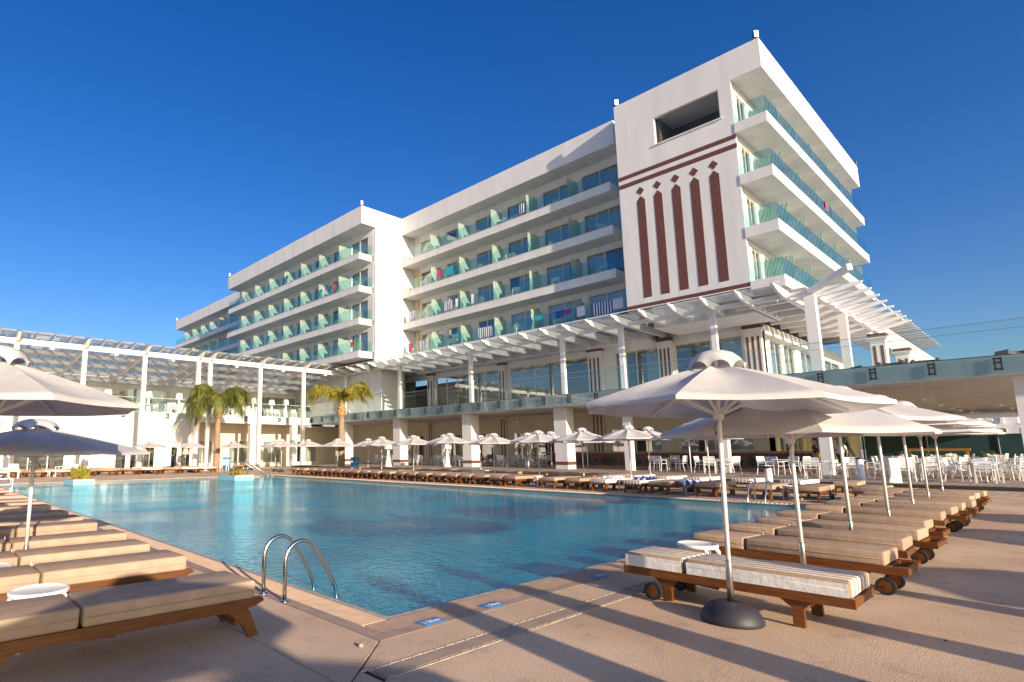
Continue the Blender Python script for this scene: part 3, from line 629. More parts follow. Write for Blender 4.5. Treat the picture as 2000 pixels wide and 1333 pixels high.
for a, b_ in zip(sm[:-1], sm[1:]):
    if a < -8.5: continue
    for v0, v1 in ((46.6, 50.5), (50.52, 54.4), (54.42, 58.5)):
        part('glass_pane', MB().add([(a + .02, v0, zt(v0) + .03), (b_ - .02, v0, zt(v0) + .03), (b_ - .02, v1, zt(v1) + .03), (a + .02, v1, zt(v1) + .03), (a + .02, v0, zt(v0) + .045), (b_ - .02, v0, zt(v0) + .045), (b_ - .02, v1, zt(v1) + .045), (a + .02, v1, zt(v1) + .045)], [(0, 3, 2, 1), (4, 5, 6, 7), (0, 1, 5, 4), (1, 2, 6, 5), (2, 3, 7, 6), (3, 0, 4, 7)]), 'glass_roof', cl)
for a, b_ in zip(PUS[3:-1], PUS[4:]):
    if b_ - a > 2: part('spot_lamp', MB().box(((a + b_) / 2 - .12, 47.8, 9.12), ((a + b_) / 2 + .12, 48.1, 9.318)), 'white_plastic', cl)
cm = thing('glass_canopy', 'white steel canopy with curved rafter tips along the restaurant terrace', 'canopy', (34.6, 28, ST))
PVS = [12.3, 17.8, 22.1, 30.6, 39.3, 47.9]
for v in PVS: part('post', MB().box((34.47, v - .14, ST), (34.73, v + .14, 9.34)), 'white_metal', cm)
part('corner_post', MB().box((34.38, 7.46, ST), (34.84, 7.92, 9.34)), 'white_metal', cm)
part('edge_beam', MB().box((34.5, 7.3, 9.34), (34.7, 48.1, 9.58)), 'white_metal', cm)
def rafter_m(v, w=.14):
    lo = [(40.08, 9.28), (36, 9.30), (34.9, 9.32), (34.0, 9.38), (33.2, 9.52), (32.6, 9.72)]
    hi = [(32.5, 9.80), (33.2, 9.82), (34.9, 9.78), (40.08, 9.74)]
    return MB().prism(lo + hi, 1, v - w / 2, v + w / 2)
rv = [8.75 + 1.728 * i for i in range(23)]
for v in rv: part('rafter', rafter_m(v), 'white_metal', cm)
for u, z in ((32.75, 9.83), (36.6, 9.76), (38.4, 9.75)): part('purlin', MB().box((u - .03, 8.5, z), (u + .03, 47.4, z + .05)), 'white_metal' if u < 33 else 'brushed_steel', cm)
for a, b_ in zip(rv[:-1], rv[1:]):
    for u0, u1 in ((33.3, 36.6), (36.62, 40.0)):
        part('glass_pane', MB().box((u0, a + .03, 9.83), (u1, b_ - .03, 9.845)), 'glass_roof', cm)
for v in rv[::2]: part('spot_lamp', MB().tube([(34.35, v + .3, 9.3), (34.35, v + .3, 9.2), (34.25, v + .28, 9.1)], .05, 6), 'white_plastic', cm)
# corner return along the tower side
cr_ = thing('slat_canopy', 'white slatted canopy returning round the tower corner on posts', 'canopy', (46, 7.7, ST))
part('post', MB().box((40.85, 7.5, ST), (41.25, 7.9, 9.34)), 'white_metal', cr_)
part('edge_beam', MB().box((34.71, 7.58, 9.34), (50.5, 7.82, 9.66)), 'white_metal', cr_)
def fin(u): return MB().prism([(11.4, 9.34), (8.2, 9.34), (7.3, 9.36), (6.5, 9.50), (5.75, 9.72), (5.7, 9.80), (6.5, 9.82), (11.4, 9.72)], 0, u - .09, u + .09)
u = 35.6
while u < 50.4: part('fin', fin(u), 'white_metal', cr_); u += 1.95
part('fin', MB().bar((34.6, 7.7, 9.45), (32.5, 5.6, 9.82), .22, .3), 'white_metal', cr_)
part('tip_rail', MB().tube([(33.3, 6.1, 9.86), (50.2, 6.1, 9.86)], .04, 6), 'white_metal', cr_)
u = 35.0
while u < 50: part('roof_board', MB().box((u, 7.9, 9.84), (u + .86, 12.2 if u < 40 else 11.4, 9.87)), 'shade_cloth', cr_); u += .975
for i, u in enumerate((37.5, 41.6, 45, 48)): part('spot_lamp', MB().tube([(u, 7.4, 9.3), (u, 7.35, 9.15), (u - .12, 7.2, 9.05)], .07, 6), 'white_plastic', cr_)
# far awning and its patterned fascia
aw = thing('blade_awning', 'pale ribbed awning behind the slatted canopy at the far right', 'awning', (72, 8, 9.3))
for i in range(17):
    u = 61.5 + i * 1.4; part('blade', MB().prism([(12.5, 11.7), (9.6, 12.2), (7.8, 12.4), (7.7, 12.47), (9.6, 12.38), (12.5, 11.95)], 0, u - .32, u + .32), 'shade_cloth', aw)
part('fascia', MB().box((52, 8.3, 9.4), (84, 8.5, 11.0)), 'plaster', aw)
for i in range(22):
    u = 53 + i * 1.35; zz = 9.75
    if i % 4 == 3: part('ornament', MB().box((u, 8.285, zz), (u + .12, 8.301, zz + .95)), 'stone_edge', aw)
    else:
        part('ornament', MB().box((u, 8.285, zz), (u + .95, 8.301, zz + .12)).box((u, 8.285, zz + .83), (u + .95, 8.301, zz + .95)).box((u, 8.285, zz + .12), (u + .12, 8.301, zz + .83)).box((u + (.4 if i % 2 else .83), 8.285, zz + .12), (u + (.52 if i % 2 else .95), 8.301, zz + .83)), 'stone_edge', aw)
for u in (66, 76, 84): part('post', MB().box((u - .2, 8.55, ST), (u + .2, 8.9, 11.2)), 'plaster', aw)
# ================================================================== terrace balustrades
bm = thing('glass_balustrade', 'frameless glass balustrade with dark clamps along the restaurant terrace edge', 'balustrade', (33.4, 20, SB))
cv = [1.5 - 1.95 * 7 + 1.952 * i for i in range(34)]
cv = [v for v in cv if -5 < v < 53.2]
for a, b_ in zip(cv[:-1], cv[1:]):
    part('glass_pane', MB().box((33.36, a + .98 + .008, SB + .04), (33.375, b_ + .98 - .008, 6.62)), 'glass_clear', bm)
    part('fascia_film', MB().box((33.43, a + .98 + .008, SB + .02), (33.44, b_ + .98 - .008, ST - .02)), 'glass_frost', bm)
    mb = MB()
    for s in (-.09, .09): mb.box((33.31, b_ + s - .025, ST - .62), (33.355, b_ + s + .025, ST - .08))
    for z in (ST - .56, ST - .30, ST - .14): mb.box((33.32, b_ - .13, z - .03), (33.35, b_ + .13, z + .03))
    part('clamp', mb, 'dark_metal', bm)
part('top_rail', MB().box((33.34, -3, 6.621), (33.395, 53, 6.645)), 'brushed_steel', bm)
part('mid_wire', MB().tube([(33.42, -3, 6.30), (33.42, 53, 6.30)], .012, 5), 'brushed_steel', bm)
part('slab_line', MB().box((33.46, -3, ST + .002), (33.6, 52.4, ST + .02)), 'dark_metal', bm)
bl = thing('glass_balustrade', 'frameless glass balustrade along the left wing terrace edge', 'balustrade', (10, 52.4, SB))
for i in range(27):
    u0 = -18 + i * 1.9; part('glass_pane', MB().box((u0 + .01, 52.38, SB + .15), (u0 + 1.89, 52.395, 6.35)), 'glass_clear', bl)
    if i % 2 == 0:
        mb = MB()
        for s in (-.09, .09): mb.box((u0 + 1.9 + s - .025, 52.33, 4.6), (u0 + 1.9 + s + .025, 52.37, 5.05))
        for z in (4.66, 4.98): mb.box((u0 + 1.9 - .13, 52.335, z - .03), (u0 + 1.9 + .13, 52.365, z + .03))
        part('clamp', mb, 'dark_metal', bl)
part('top_rail', MB().box((-18, 52.36, 6.351), (33.3, 52.41, 6.375)), 'white_metal', bl)
# ================================================================== parasols
RIB = 8
def canopy_mesh(Rr=1.30, za=2.345, zr=1.945, sub=6, rad=10):
    mb = MB()
    for s_ in range(RIB):                                # one strip per panel, so the seams over the ribs stay crisp
        vs = []; fs = []
        for i in range(rad + 2):
            t = .09 + .91 * min(i, rad) / rad
            for k in range(sub + 1):
                ph = k / sub; th = 2 * math.pi * (s_ + ph) / RIB; dl = (ph - .5) * 2 * math.pi / RIB
                ch = math.cos(math.pi / RIB) / math.cos(dl); sag = math.sin(math.pi * ph)
                r_ = Rr * t * ch * (1 - .02 * sag * t)
                z = za - (za - zr) * (t ** 1.18) - .05 * sag * math.sin(math.pi * min(1, t * .93)) + .008 * math.sin(9 * t + 2.3 * s_ + 3 * ph) * sag * (1 - t)
                if i > rad: z -= .035; r_ *= 1.003
                vs.append((r_ * math.cos(th), r_ * math.sin(th), z))
        W = sub + 1
        for i in range(rad + 1):
            for k in range(sub): fs.append((i * W + k, i * W + k + 1, (i + 1) * W + k + 1, (i + 1) * W + k))
        mb.add(vs, fs)
    return mb
def make_umbrella(za=2.345, zr=1.945):
    r = thing('parasol', 'parasol', 'parasol')
    part('base', MB().lathe([(.0, 0), (.245, 0), (.258, .012), (.256, .035), (.245, .07), (.22, .11), (.18, .145), (.12, .17), (.07, .18), (.05, .182), (.042, .17), (0, .17)], 28), 'base_plastic', r, True, off=False)
    part('sleeve', MB().lathe([(.029, .10), (.029, .52), (.026, .53), (0, .53)], 14), 'brushed_steel', r, True, off=False)
    part('pole', MB().lathe([(.021, .50), (.021, za + .07), (0, za + .07)], 12), 'white_metal', r, True, off=False)
    c = part('canopy', canopy_mesh(1.30, za, zr), 'canvas', r, True, off=False)
    part('top_hub', MB().lathe([(0, za - .08), (.05, za - .08), (.05, za - .03), (0, za - .03)], 12), 'white_metal', r, True, off=False)
    part('hub', MB().lathe([(.0, zr - .13), (.045, zr - .13), (.05, zr - .07), (.03, zr - .03), (.0, zr - .03)], 12), 'white_metal', r, True, off=False)
    for k in range(RIB):
        a = 2 * math.pi * k / RIB; ca, sa = math.cos(a), math.sin(a)
        rb_ = part('rib', MB().bar((.04 * ca, .04 * sa, za - .045), (1.27 * ca, 1.27 * sa, zr - .01), .018, .026), 'white_metal', r, off=False)
        part('strut', MB().bar((.05 * ca, .05 * sa, zr - .07), (.62 * ca, .62 * sa, za - .22 * (za - zr) / .4), .016, .022), 'white_metal', rb_, off=False)
        part('tip', MB().rbox((1.27 * ca - .018, 1.27 * sa - .018, zr - .04), (1.27 * ca + .018, 1.27 * sa + .018, zr), .012, 1), 'white_plastic', rb_, off=False)
    mb = MB(); vs = []; fs = []; N = 48                # vent cap: fabric dome with arched openings
    prof = [(rr, z + za - 2.345) for rr, z in ((.02, 2.478), (.09, 2.472), (.155, 2.448), (.205, 2.405), (.235, 2.35), (.25, 2.30))]
    for i, (rr, z) in enumerate(prof):
        for k in range(N):
            a = 2 * math.pi * k / N; lob = abs(math.sin(math.pi * ((k % 6) / 6))); r2 = rr * (1 + .045 * lob * i / 5); zz = z
            if i == 5: zz = za - .07 + .08 * lob ** .6
            vs.append((r2 * math.cos(a), r2 * math.sin(a), zz))
    for i in range(5):
        for k in range(N): fs.append((i * N + k, i * N + (k + 1) % N, (i + 1) * N + (k + 1) % N, (i + 1) * N + k))
    fs.append(tuple(range(N))[::-1]); mb.add(vs, fs); part('vent_cap', mb, 'canvas', r, True, off=False)
    part('crank_cord', MB().tube([(.03, 0, zr - .14), (.09, .02, zr - .2), (.05, .05, zr - .27), (-.04, .03, zr - .2), (-.02, 0, zr - .14)], .004, 4), 'dark_metal', r, off=False)
    return r
U0 = make_umbrella(); first_umb = [True]
def umbrella(u, v, z, label, group, rz=None, s=(1, 1, 1), tilt=(0, 0)):
    rz = random.uniform(0, .78) if rz is None else rz
    if first_umb[0]: o = U0; o.location = (u, v, z); o['label'] = label; o['group'] = group; first_umb[0] = False
    else: o = dup(U0, (u, v, z), 0, label, group)
    o.rotation_euler = (tilt[0], tilt[1], rz); o.scale = s; return o
gR = 'parasols along the right side of the pool'
umbrella(5.92, 2.175, 0, 'large cream parasol on a black dome base beside the nearest striped lounger', gR, R(7), (.99, .99, 1.01), (.0179, .0166))
U2 = make_umbrella(2.24, 1.74); U2.location = (7.70, 2.05, 0); U2.rotation_euler.z = .45; U2.scale = (1.02, 1.02, 1); U2['label'] = 'wide low cream parasol just behind the nearest one on the right'; U2['group'] = gR
for i, (u, v, sz) in enumerate(((10.52, 2.18, 1.0), (12.8, 2.12, 1.0), (15.7, 2.2, 1.02), (18.5, 2.3, 1.0), (21.3, 2.35, 1.0))):
    umbrella(u, v, 0, 'cream parasol over the right lounger row, %s behind the wide low one' % ORD[i], gR, None, (1.05, 1.05, sz))
gL = 'parasols along the left side of the pool'
umbrella(.62, 6.4, 0, 'cream parasol with dark underside at the left frame edge, nearest on the left', gL, R(12), (.98, .98, 1.03))
umbrella(1.28, 8.45, 0, 'low bluish shaded parasol on the left with its pole between the loungers', gL, R(20), (1.05, 1.05, .80))
gB = 'parasols behind the camera throwing shade'
for i, (u, v) in enumerate(((-1.9, -1.2), (.2, -2.05), (.35, -4.95), (-1.05, 4.4), (-.5, 9.6), (-.05, 13.6), (8.2, -7.2), (13.6, -7.0), (17.5, -6.8))):
    umbrella(u, v, 0, 'open cream parasol outside the frame shading the deck, %s from the left' % ORD[i], gB)
def make_closed():
    r = thing('closed_parasol', 'closed parasol', 'parasol')
    part('base', MB().lathe([(0, 0), (.30, 0), (.305, .05), (.2, .125), (.05, .15), (0, .16)], 20), 'base_plastic', r, True, off=False)
    part('pole', MB().lathe([(.021, .1), (.021, 2.4), (0, 2.4)], 10), 'white_metal', r, True, off=False)
    mb = MB(); vs = []; N = 32; pr = [(.10, .85), (.21, .95), (.20, 1.3), (.15, 1.8), (.10, 2.15), (.16, 2.2), (.13, 2.35), (.02, 2.42)]
    for rr, z in pr:
        for k in range(N): a = 2 * math.pi * k / N; q = rr * (1 + .22 * math.sin(8 * a)); vs.append((q * math.cos(a), q * math.sin(a), z))
    part('folded_canopy', mb.add(vs, [(i * N + k, i * N + (k + 1) % N, (i + 1) * N + (k + 1) % N, (i + 1) * N + k) for i in range(7) for k in range(N)]), 'canvas', r, True, off=False); return r
CP = None
for i, (u, v) in enumerate(((2.8, -3.3), (3.95, -3.5), (5.25, -5.2), (6.9, -6.2))):
    lb_ = 'closed parasol outside the frame behind the camera, %s from the left' % ORD[i]
    if CP is None: CP = make_closed(); CP.location = (u, v, 0); CP['label'] = lb_; CP['group'] = gB
    else: dup(CP, (u, v, 0), i * .7, lb_, gB)
gF = 'parasols along the hotel side of the pool'
far = [(22.7, 9.3), (24.5, 9.35), (22.6, 11.6), (24.9, 11.9), (25.8, 15.4), (23.2, 16.4), (22.9, 13.9), (26.6, 18.0), (26.3, 19.3), (23.3, 19.2), (26.2, 22.6), (23.6, 22.6), (25.6, 25.0), (23.2, 25.2), (25.8, 27.7), (24.6, 29.8), (25.6, 32.6), (23.3, 28.3), (25.6, 36.6), (23.5, 33.4), (24.2, 38.4), (22.2, 39.0), (22.8, 41.0)]
far.sort(key=lambda p: p[1] / p[0])
for i, (u, v) in enumerate(far): umbrella(u, v, 0, 'open cream parasol on the hotel side of the pool, %s from the right' % ORD[i], gF, s=(1, 1, random.uniform(.985, 1.04)))
gW = 'parasols in front of the left wing'
for i, (u, v) in enumerate(((9.2, 44.5), (14.2, 44.6), (17.6, 45.2), (4.6, 43.8), (20.6, 44.0))): umbrella(u, v, 0, 'open cream parasol in front of the low left wing, %s from the left' % ORD[(1, 2, 3, 0, 4)[i]], gW)
# small straw beach lamps / folded thatch parasols by the left wing
for i, (u, v) in enumerate(((7.0, 48.6), (10.9, 49.2), (15.3, 49.6), (18.9, 49.8))):
    t = thing('thatch_parasol', 'small straw topped pole by the low left wing, %s from the left' % ORD[i], 'parasol', (u, v, 0), 0, 'straw topped poles by the left wing')
    part('pole', MB().lathe([(.03, 0), (.03, 1.7), (0, 1.7)], 8), 'white_metal', t, off=False)
    part('thatch', MB().lathe([(.30, 1.35), (.32, 1.38), (.27, 1.62), (.2, 1.86), (.05, 1.92), (0, 1.92)], 14), 'stone_edge', t, off=False)
# ================================================================== sun loungers
def make_lounger(kind, mat):
    """x from foot (0) to head (2.0), y across"""
    r = thing('sun_lounger', 'sun lounger', 'sun lounger'); HW = .34
    rz0, rz1 = .235, .315
    fr = MB()
    for s in (-1, 1):
        y0, y1 = (HW - .04, HW) if s > 0 else (-HW, -HW + .04)
        if kind[:6] == 'curved': fr.prism([(-.05, .30), (-.03, .325), (.1, rz1 + .005), (1.98, rz1), (1.98, rz0), (.12, rz0), (.02, .26), (-.05, .285)], 1, y0, y1)
        else: fr.box((-.16 if kind == 'wheel_foot' else 0, y0, rz0), (2.0, y1, rz1))
    fr.box((.0, -HW + .04, rz0 + .01), (.035, HW - .04, rz1 - .01)); fr.box((1.965, -HW + .04, rz0 + .01), (2.0, HW - .04, rz1 - .01))
    part('frame', fr, 'teak', r, off=False)
    for i in range(13):
        x = .09 + i * .15; part('slat', MB().box((x, -HW + .041, rz1 - .035), (x + .075, HW - .041, rz1 - .012)), 'teak', r, off=False) if i in (0, 6, 12) else None
    sl = MB()
    for i in range(13):
        if i in (0, 6, 12): continue
        x = .09 + i * .15; sl.box((x, -HW + .041, rz1 - .035), (x + .075, HW - .041, rz1 - .012))
    part('slat', sl, 'teak', r, off=False)
    for s in (-1, 1):
        ya, yb = (HW - .085, HW - .041) if s > 0 else (-HW + .041, -HW + .085)
        if kind[:6] == 'curved':
            pf = [(.10, rz0 + .03), (.34, rz0 + .03), (.22, .20), (.12, .10), (.06, 0), (-.03, 0), (.02, .12), (.05, .2)]
        else: pf = [(.26, rz0 + .03), (.60, rz0 + .03), (.52, .20), (.47, .16), (.47, 0), (.38, 0), (.38, .16), (.34, .20)]
        part('leg', MB().prism(pf, 1, ya, yb), 'teak', r, off=False)
        if kind == 'curved_plain': ph = [(2 - a_, b2_) for a_, b2_ in pf]
        else: ph = [(1.40, rz0 + .03), (1.74, rz0 + .03), (1.66, .20), (1.61, .15), (1.61, .015), (1.52, .015), (1.52, .15), (1.47, .20)]
        part('leg', MB().prism(ph, 1, ya, yb), 'teak', r, off=False)
    part('stretcher', MB().bar((.17 if kind[:6] == 'curved' else .43, -HW + .06, .13), (.17 if kind[:6] == 'curved' else .43, HW - .06, .13), .03, .045), 'teak', r, off=False)
    if kind == 'wheel_foot': part('end_rail', MB().box((-.16, -HW + .041, rz0 + .01), (-.125, HW - .041, rz1 - .01)), 'teak', r, off=False)
    wx = .06 if kind == 'wheel_foot' else 1.70
    for s in (-1, 1) if kind != 'curved_plain' else ():
        wy = s * (HW - .02 if kind != 'wheel_foot' else HW - .12)
        mb = MB(); n = 20; vs = []
        pr = [(.0, -.016), (.068, -.018), (.07, -.02), (.09, -.018), (.09, .018), (.07, .02), (.068, .018), (0, .016)]
        for (rr, d) in pr:
            for k in range(n): a = 2 * math.pi * k / n; vs.append((wx + rr * math.cos(a), wy + d, .09 + rr * math.sin(a)))
        fs = [(i * n + k, i * n + (k + 1) % n, (i + 1) * n + (k + 1) % n, (i + 1) * n + k) for i in range(7) for k in range(n)]
        mb.add(vs, fs); w = part('wheel', mb, 'black_rubber', r, off=False)
        h = MB()
        for sd in (-1, 1):
            vs = [(wx + .06 * math.cos(2 * math.pi * k / 14), wy + sd * .0195, .09 + .06 * math.sin(2 * math.pi * k / 14)) for k in range(14)]; h.add(vs, [tuple(range(14)) if sd < 0 else tuple(range(14))[::-1]])
        h.tube([(wx, wy - .028, .09), (wx, wy + .028, .09)], .012, 8); part('hubcap', h, 'teak', w, off=False)
    if kind != 'curved_plain': part('axle', MB().tube([(wx, -HW + .03, .09), (wx, HW - .03, .09)], .009, 6), 'dark_metal', r, off=False)
    part('support_arm', MB().bar((1.1, -.2, .20), (1.55, -.2, .225), .03, .03).bar((1.1, .2, .20), (1.55, .2, .225), .03, .03), 'teak', r, off=False)
    fz = rz1 - .004; th = .145
    fm = mat
    for nm, a, b_ in (('seat_cushion', .02, 1.355), ('head_cushion', 1.375, 1.985)):
        mb = MB().rbox((a, -HW + .01, fz), (b_, HW - .01, fz + th), .027, 3)
        mb.v = [(x + .006 * math.sin(7 * y + 3 * z) * (1 if z > fz + .1 else .3), y * (1 - .02 * math.sin(6 * x) ** 2), z - (.012 * max(0, 1 - abs(2 * (x - a) / (b_ - a) - 1)) ** .5 - .008 * math.sin(9 * x + 5 * y)) * (1 if z > fz + .1 else 0)) for x, y, z in mb.v]
        c = part(nm, mb, fm, r, True, off=False)
        part('piping', MB().tube([(a + .03, -HW + .008, fz + .075), (b_ - .03, -HW + .008, fz + .075), (b_ - .002, -HW + .04, fz + .075), (b_ - .002, HW - .04, fz + .075), (b_ - .03, HW - .008, fz + .075), (a + .03, HW - .008, fz + .075), (a + .002, HW - .04, fz + .075), (a + .002, -HW + .04, fz + .075), (a + .03, -HW + .008, fz + .075)], .0045, 5, False), fm if mat != 'fabric_stripe' else 'fabric_white', c, True, off=False)
    if mat == 'fabric_stripe':
        for nm, a, b_ in (('side_panel', .06, 1.32), ('side_panel', 1.41, 1.95)):
            for s in (-1, 1): part(nm, MB().box((a - .02, s * (HW - .009), fz + .006), (b_ + .02, s * (HW - .005), fz + th - .024)), 'fabric_white', r, off=False)
    part('tie_cord', MB().tube([(1.365, -HW - .002, .46), (1.367, -HW - .012, .36), (1.362, -HW - .014, .28), (1.37, -HW - .012, .22)], .005, 5).tube([(1.372, -HW - .002, .40), (1.376, -HW - .014, .32), (1.38, -HW - .012, .24)], .004, 5), 'fabric_white', r, off=False)
    return r
PROTO = {}
def lounger(kind, mat, loc, rz, label, group):
    if (kind, mat) not in PROTO:
        o = make_lounger(kind, mat); PROTO[(kind, mat)] = o; o.location = loc; o.rotation_euler.z = rz; o['label'] = label; o['group'] = group; return o
    return dup(PROTO[(kind, mat)], loc, rz, label, group)
B_, S_ = 'fabric_beige', 'fabric_stripe'
H90 = math.pi / 2
gr = 'loungers in the right row'
lounger('straight', S_, (6.47, 1.30, 0), H90, 'teak lounger with brown and white striped cushions nearest on the right', gr)
rr_ = [(8.42, 1.38), (9.74, 1.46), (10.92, 1.50), (12.3, 1.46), (14.07, 1.5), (15.4, 1.55), (16.62, 1.6), (17.55, 1.52), (19.2, 1.6), (20.5, 1.62), (21.6, 1.55)]
for i, (u, v) in enumerate(rr_):
    lounger('wheel_foot' if i % 3 != 1 else 'straight', B_, (u, v + random.uniform(-.09, .09), 0), H90 + random.uniform(-.045, .045), 'beige cushioned teak lounger in the right row, %s behind the striped one' % ORD[i], gr)
gl_ = 'loungers in the left row'
lv = [4.98, 6.55, 7.65, 8.85, 10.4, 11.5, 12.7, 14.4, 15.5, 16.5, 18.2, 19.3, 20.9, 22.4, 24.2, 26, 28]
for i, v in enumerate(lv):
    lounger('curved_plain', B_, (2.47 + random.uniform(-.05, .05) + (.02 * max(0, i - 4)), v, 0), math.pi + random.uniform(-.035, .035), 'beige cushioned teak lounger in the left row, %s from the camera' % ORD[i], gl_)
gf = 'loungers along the hotel side of the pool, front row'
fv = [34.2, 33.15, 32.05, 31.05, 30.05, 29.1, 28.2, 27.3, 26.45, 25.45, 24.5, 23.4, 22.5, 21.6, 20.57, 19.56, 18.7, 17.85, 16.8, 16.0, 14.05, 12.96, 11.81, 10.51, 9.51, 7.97, 6.43, 5.2, 3.95]
fv = fv[::-1]
for i, v in enumerate(fv):
    st_ = i in (4, 6)
    st_ = v in (11.81, 10.51)
    lounger('curved', S_ if st_ else B_, (20.45 + (.9 if v < 4.1 else 0) + random.uniform(-.06, .08), v, 0), random.uniform(-.05, .05), '%s cushioned lounger facing the pool from the hotel side, front row, %s from the right' % ('striped' if st_ else 'beige', ORD[i]), gf)
gf2 = 'loungers along the hotel side of the pool, back row'
bv = [5.0, 6.6, 8.2, 9.9, 11.2, 12.6, 13.7, 14.8, 16.3, 17.6, 19.2, 20.4, 21.9, 23.1, 24.8, 26.2, 27.9, 29.6, 31.2, 33.2, 35.1]
for i, v in enumerate(bv):
    st_ = i in (1, 2, 3, 4, 5, 12)
    lounger('curved', S_ if st_ else B_, (24.15 + random.uniform(-.1, .12), v, 0), random.uniform(-.08, .08), '%s cushioned lounger facing the pool from the hotel side, back row, %s from the right' % ('striped' if st_ else 'beige', ORD[i]), gf2)
gw = 'loungers in front of the left wing'
for i, u in enumerate((1.0, 2.3, 3.6, 5.6, 6.9, 8.4, 9.9, 11.3, 12.9, 14.4, 15.8, 17.2, 18.4)):
    st_ = i in (1, 3, 5, 9, 11, 12)
    lounger('curved', S_ if st_ else B_, (u, 42.6 + random.uniform(-.1, .1), 0), H90 + .55 + random.uniform(-.08, .08), '%s cushioned lounger in front of the low left wing, front row, %s from the left' % ('striped' if st_ else 'beige', ORD[i]), gw)
for i, u in enumerate((3.2, 6.2, 9.0, 12.0, 15.1, 18.2, 23.3)):
    st_ = i in (1, 4)
    lounger('curved', S_ if st_ else B_, (u, 45.6, 0), H90 + .5 + random.uniform(-.1, .1), '%s cushioned lounger in front of the low left wing, back row, %s from the left' % ('striped' if st_ else 'beige', ORD[i]), gw)
# ================================================================== white stools (side tables)
def make_stool():
    r = thing('side_table', 'table', 'side table')
    part('table_top', MB().lathe([(0, .375), (.185, .375), (.205, .385), (.225, .40), (.225, .425), (.21, .435), (.2, .425), (.19, .42), (0, .42)], 28), 'white_plastic', r, True, off=False)
    for k in range(4):
        a = math.pi / 4 + k * H90; ca, sa = math.cos(a), math.sin(a)
        part('leg', MB().tube([(.18 * ca, .18 * sa, .40), (.235 * ca, .235 * sa, .33), (.245 * ca, .245 * sa, .2), (.25 * ca, .25 * sa, 0)], [.03, .026, .022, .02], 8), 'white_plastic', r, True, off=False)
    return r
ST0 = None
for i, (u, v, z, lb) in enumerate(((7.45, 3.05, 0, 'round white plastic table between the striped lounger and the next one'), (.98, 5.68, 0, 'round white plastic table behind the nearest left lounger head'), (.75, 7.12, 0, 'round white plastic table beside the second left lounger'), (.62, 9.6, 0, 'white plastic table beyond the left parasol pole'), (.95, 12.0, 0, 'white plastic table farther along the left lounger row'), (21.1, 8.72, 0, 'white plastic stool draped with a striped towel by the far pool edge'), (21.2, 5.75, 0, 'white plastic table near the far steel ladder'), (21.3, 11.15, 0, 'white plastic table beside the far striped lounger'), (21.2, 15.0, 0, 'white plastic table between far loungers below the wide columns'), (7.6, 43.0, 0, 'white plastic table in front of the left wing'))):
    if ST0 is None: ST0 = make_stool(); ST0.location = (u, v, z); ST0['label'] = lb
    else: dup(ST0, (u, v, z), random.uniform(0, 1.5), lb)
# ================================================================== pool ladders
def ladder(loc, rz, label, gap=.46):
    t = thing('pool_ladder', label, 'ladder', loc, rz)      # local +x points to the water
    for y in (-gap / 2, gap / 2):
        pts = [(0, y, 0), (0, y, .38)]
        for a in range(1, 12): th = math.pi - a * .235; pts.append((.20 + .20 * math.cos(th), y, .40 + .20 * math.sin(th)))
        pts += [(.50, y, .32), (.60, y, .14), (.645, y, .05), (.66, y, -.06), (.66, y, -1.1)]
        part('handrail', MB().tube(pts, .0215, 12), 'steel', t, True, off=False)
        part('flange', MB().lathe([(.055, 0), (.055, .008), (.03, .018), (0, .018)], 16, (0, y, .001)), 'steel', t, True, off=False)
    for k in range(3): part('step', MB().box((.62, -gap / 2, -.35 - .27 * k), (.70, gap / 2, -.32 - .27 * k)), 'steel', t, off=False)
ladder((3.20, 5.72, 0), 0, 'stainless steel pool ladder at the left pool edge in the foreground')
ladder((20.1, 6.2, 0), math.pi, 'stainless steel pool ladder at the far pool edge between the parasol poles')
ladder((3.25, 30.2, 0), 0, 'steel pool ladder at the far left corner of the pool')
t = thing('handrail', 'steel handrail going down steps at the far pool corner', 'handrail', (17.4, PV1, 0))
for y in (0, .35):
    part('rail', MB().tube([(16.3 + y, 35.9 + y * .4, 0), (16.3 + y, 35.9 + y * .4, .85), (17.4 + y, 35.5 + y * .4, .85), (18.6 + y, 34.4, -.1)], .03, 8), 'steel', t, True)
    part('baluster', MB().tube([(17.4 + y, 35.5 + y * .4, 0), (17.4 + y, 35.5 + y * .4, .85)], .025, 8), 'steel', t, True)
# ================================================================== litter bins
for i, (u, v, z, lb) in enumerate(((21.0, 46.0, 0, 'bright blue litter bin beside the left palm and the glass door'), (25.9, 34.6, 0, 'bright blue litter bin with a white emblem beside the right palm'))):
    t = thing('litter_bin', lb, 'bin', (u, v, z), -.8)
    part('body', MB().lathe([(.29, 0), (.31, .03), (.32, .72), (.32, .74)], 20).lathe([(.33, .96), (.33, 1.08), (.30, 1.12), (0, 1.13)], 20), 'bin_blue', t, True, off=False)
    mb = MB()
    for a in range(4): th = a * H90 + .4; mb.bar((.31 * math.cos(th), .31 * math.sin(th), .7), (.31 * math.cos(th), .31 * math.sin(th), 1.0), .14, .03, (math.cos(th), math.sin(th), 0))
    part('hood_post', mb, 'bin_blue', t, off=False)
    part('liner', MB().lathe([(.0, .55), (.28, .6), (.29, .76), (.27, .76)], 16), 'white_plastic', t, off=False)
    if i: part('emblem', MB().tube([(-.10 + .09 * math.cos(a * .5 + 2.2), -.325, .42 + .1 * math.sin(a * .5 + 2.2)) for a in range(10)], .018, 5).tube([(.0, -.328, .38), (.03, -.328, .52)], .02, 5), 'white_plastic', t, off=False)
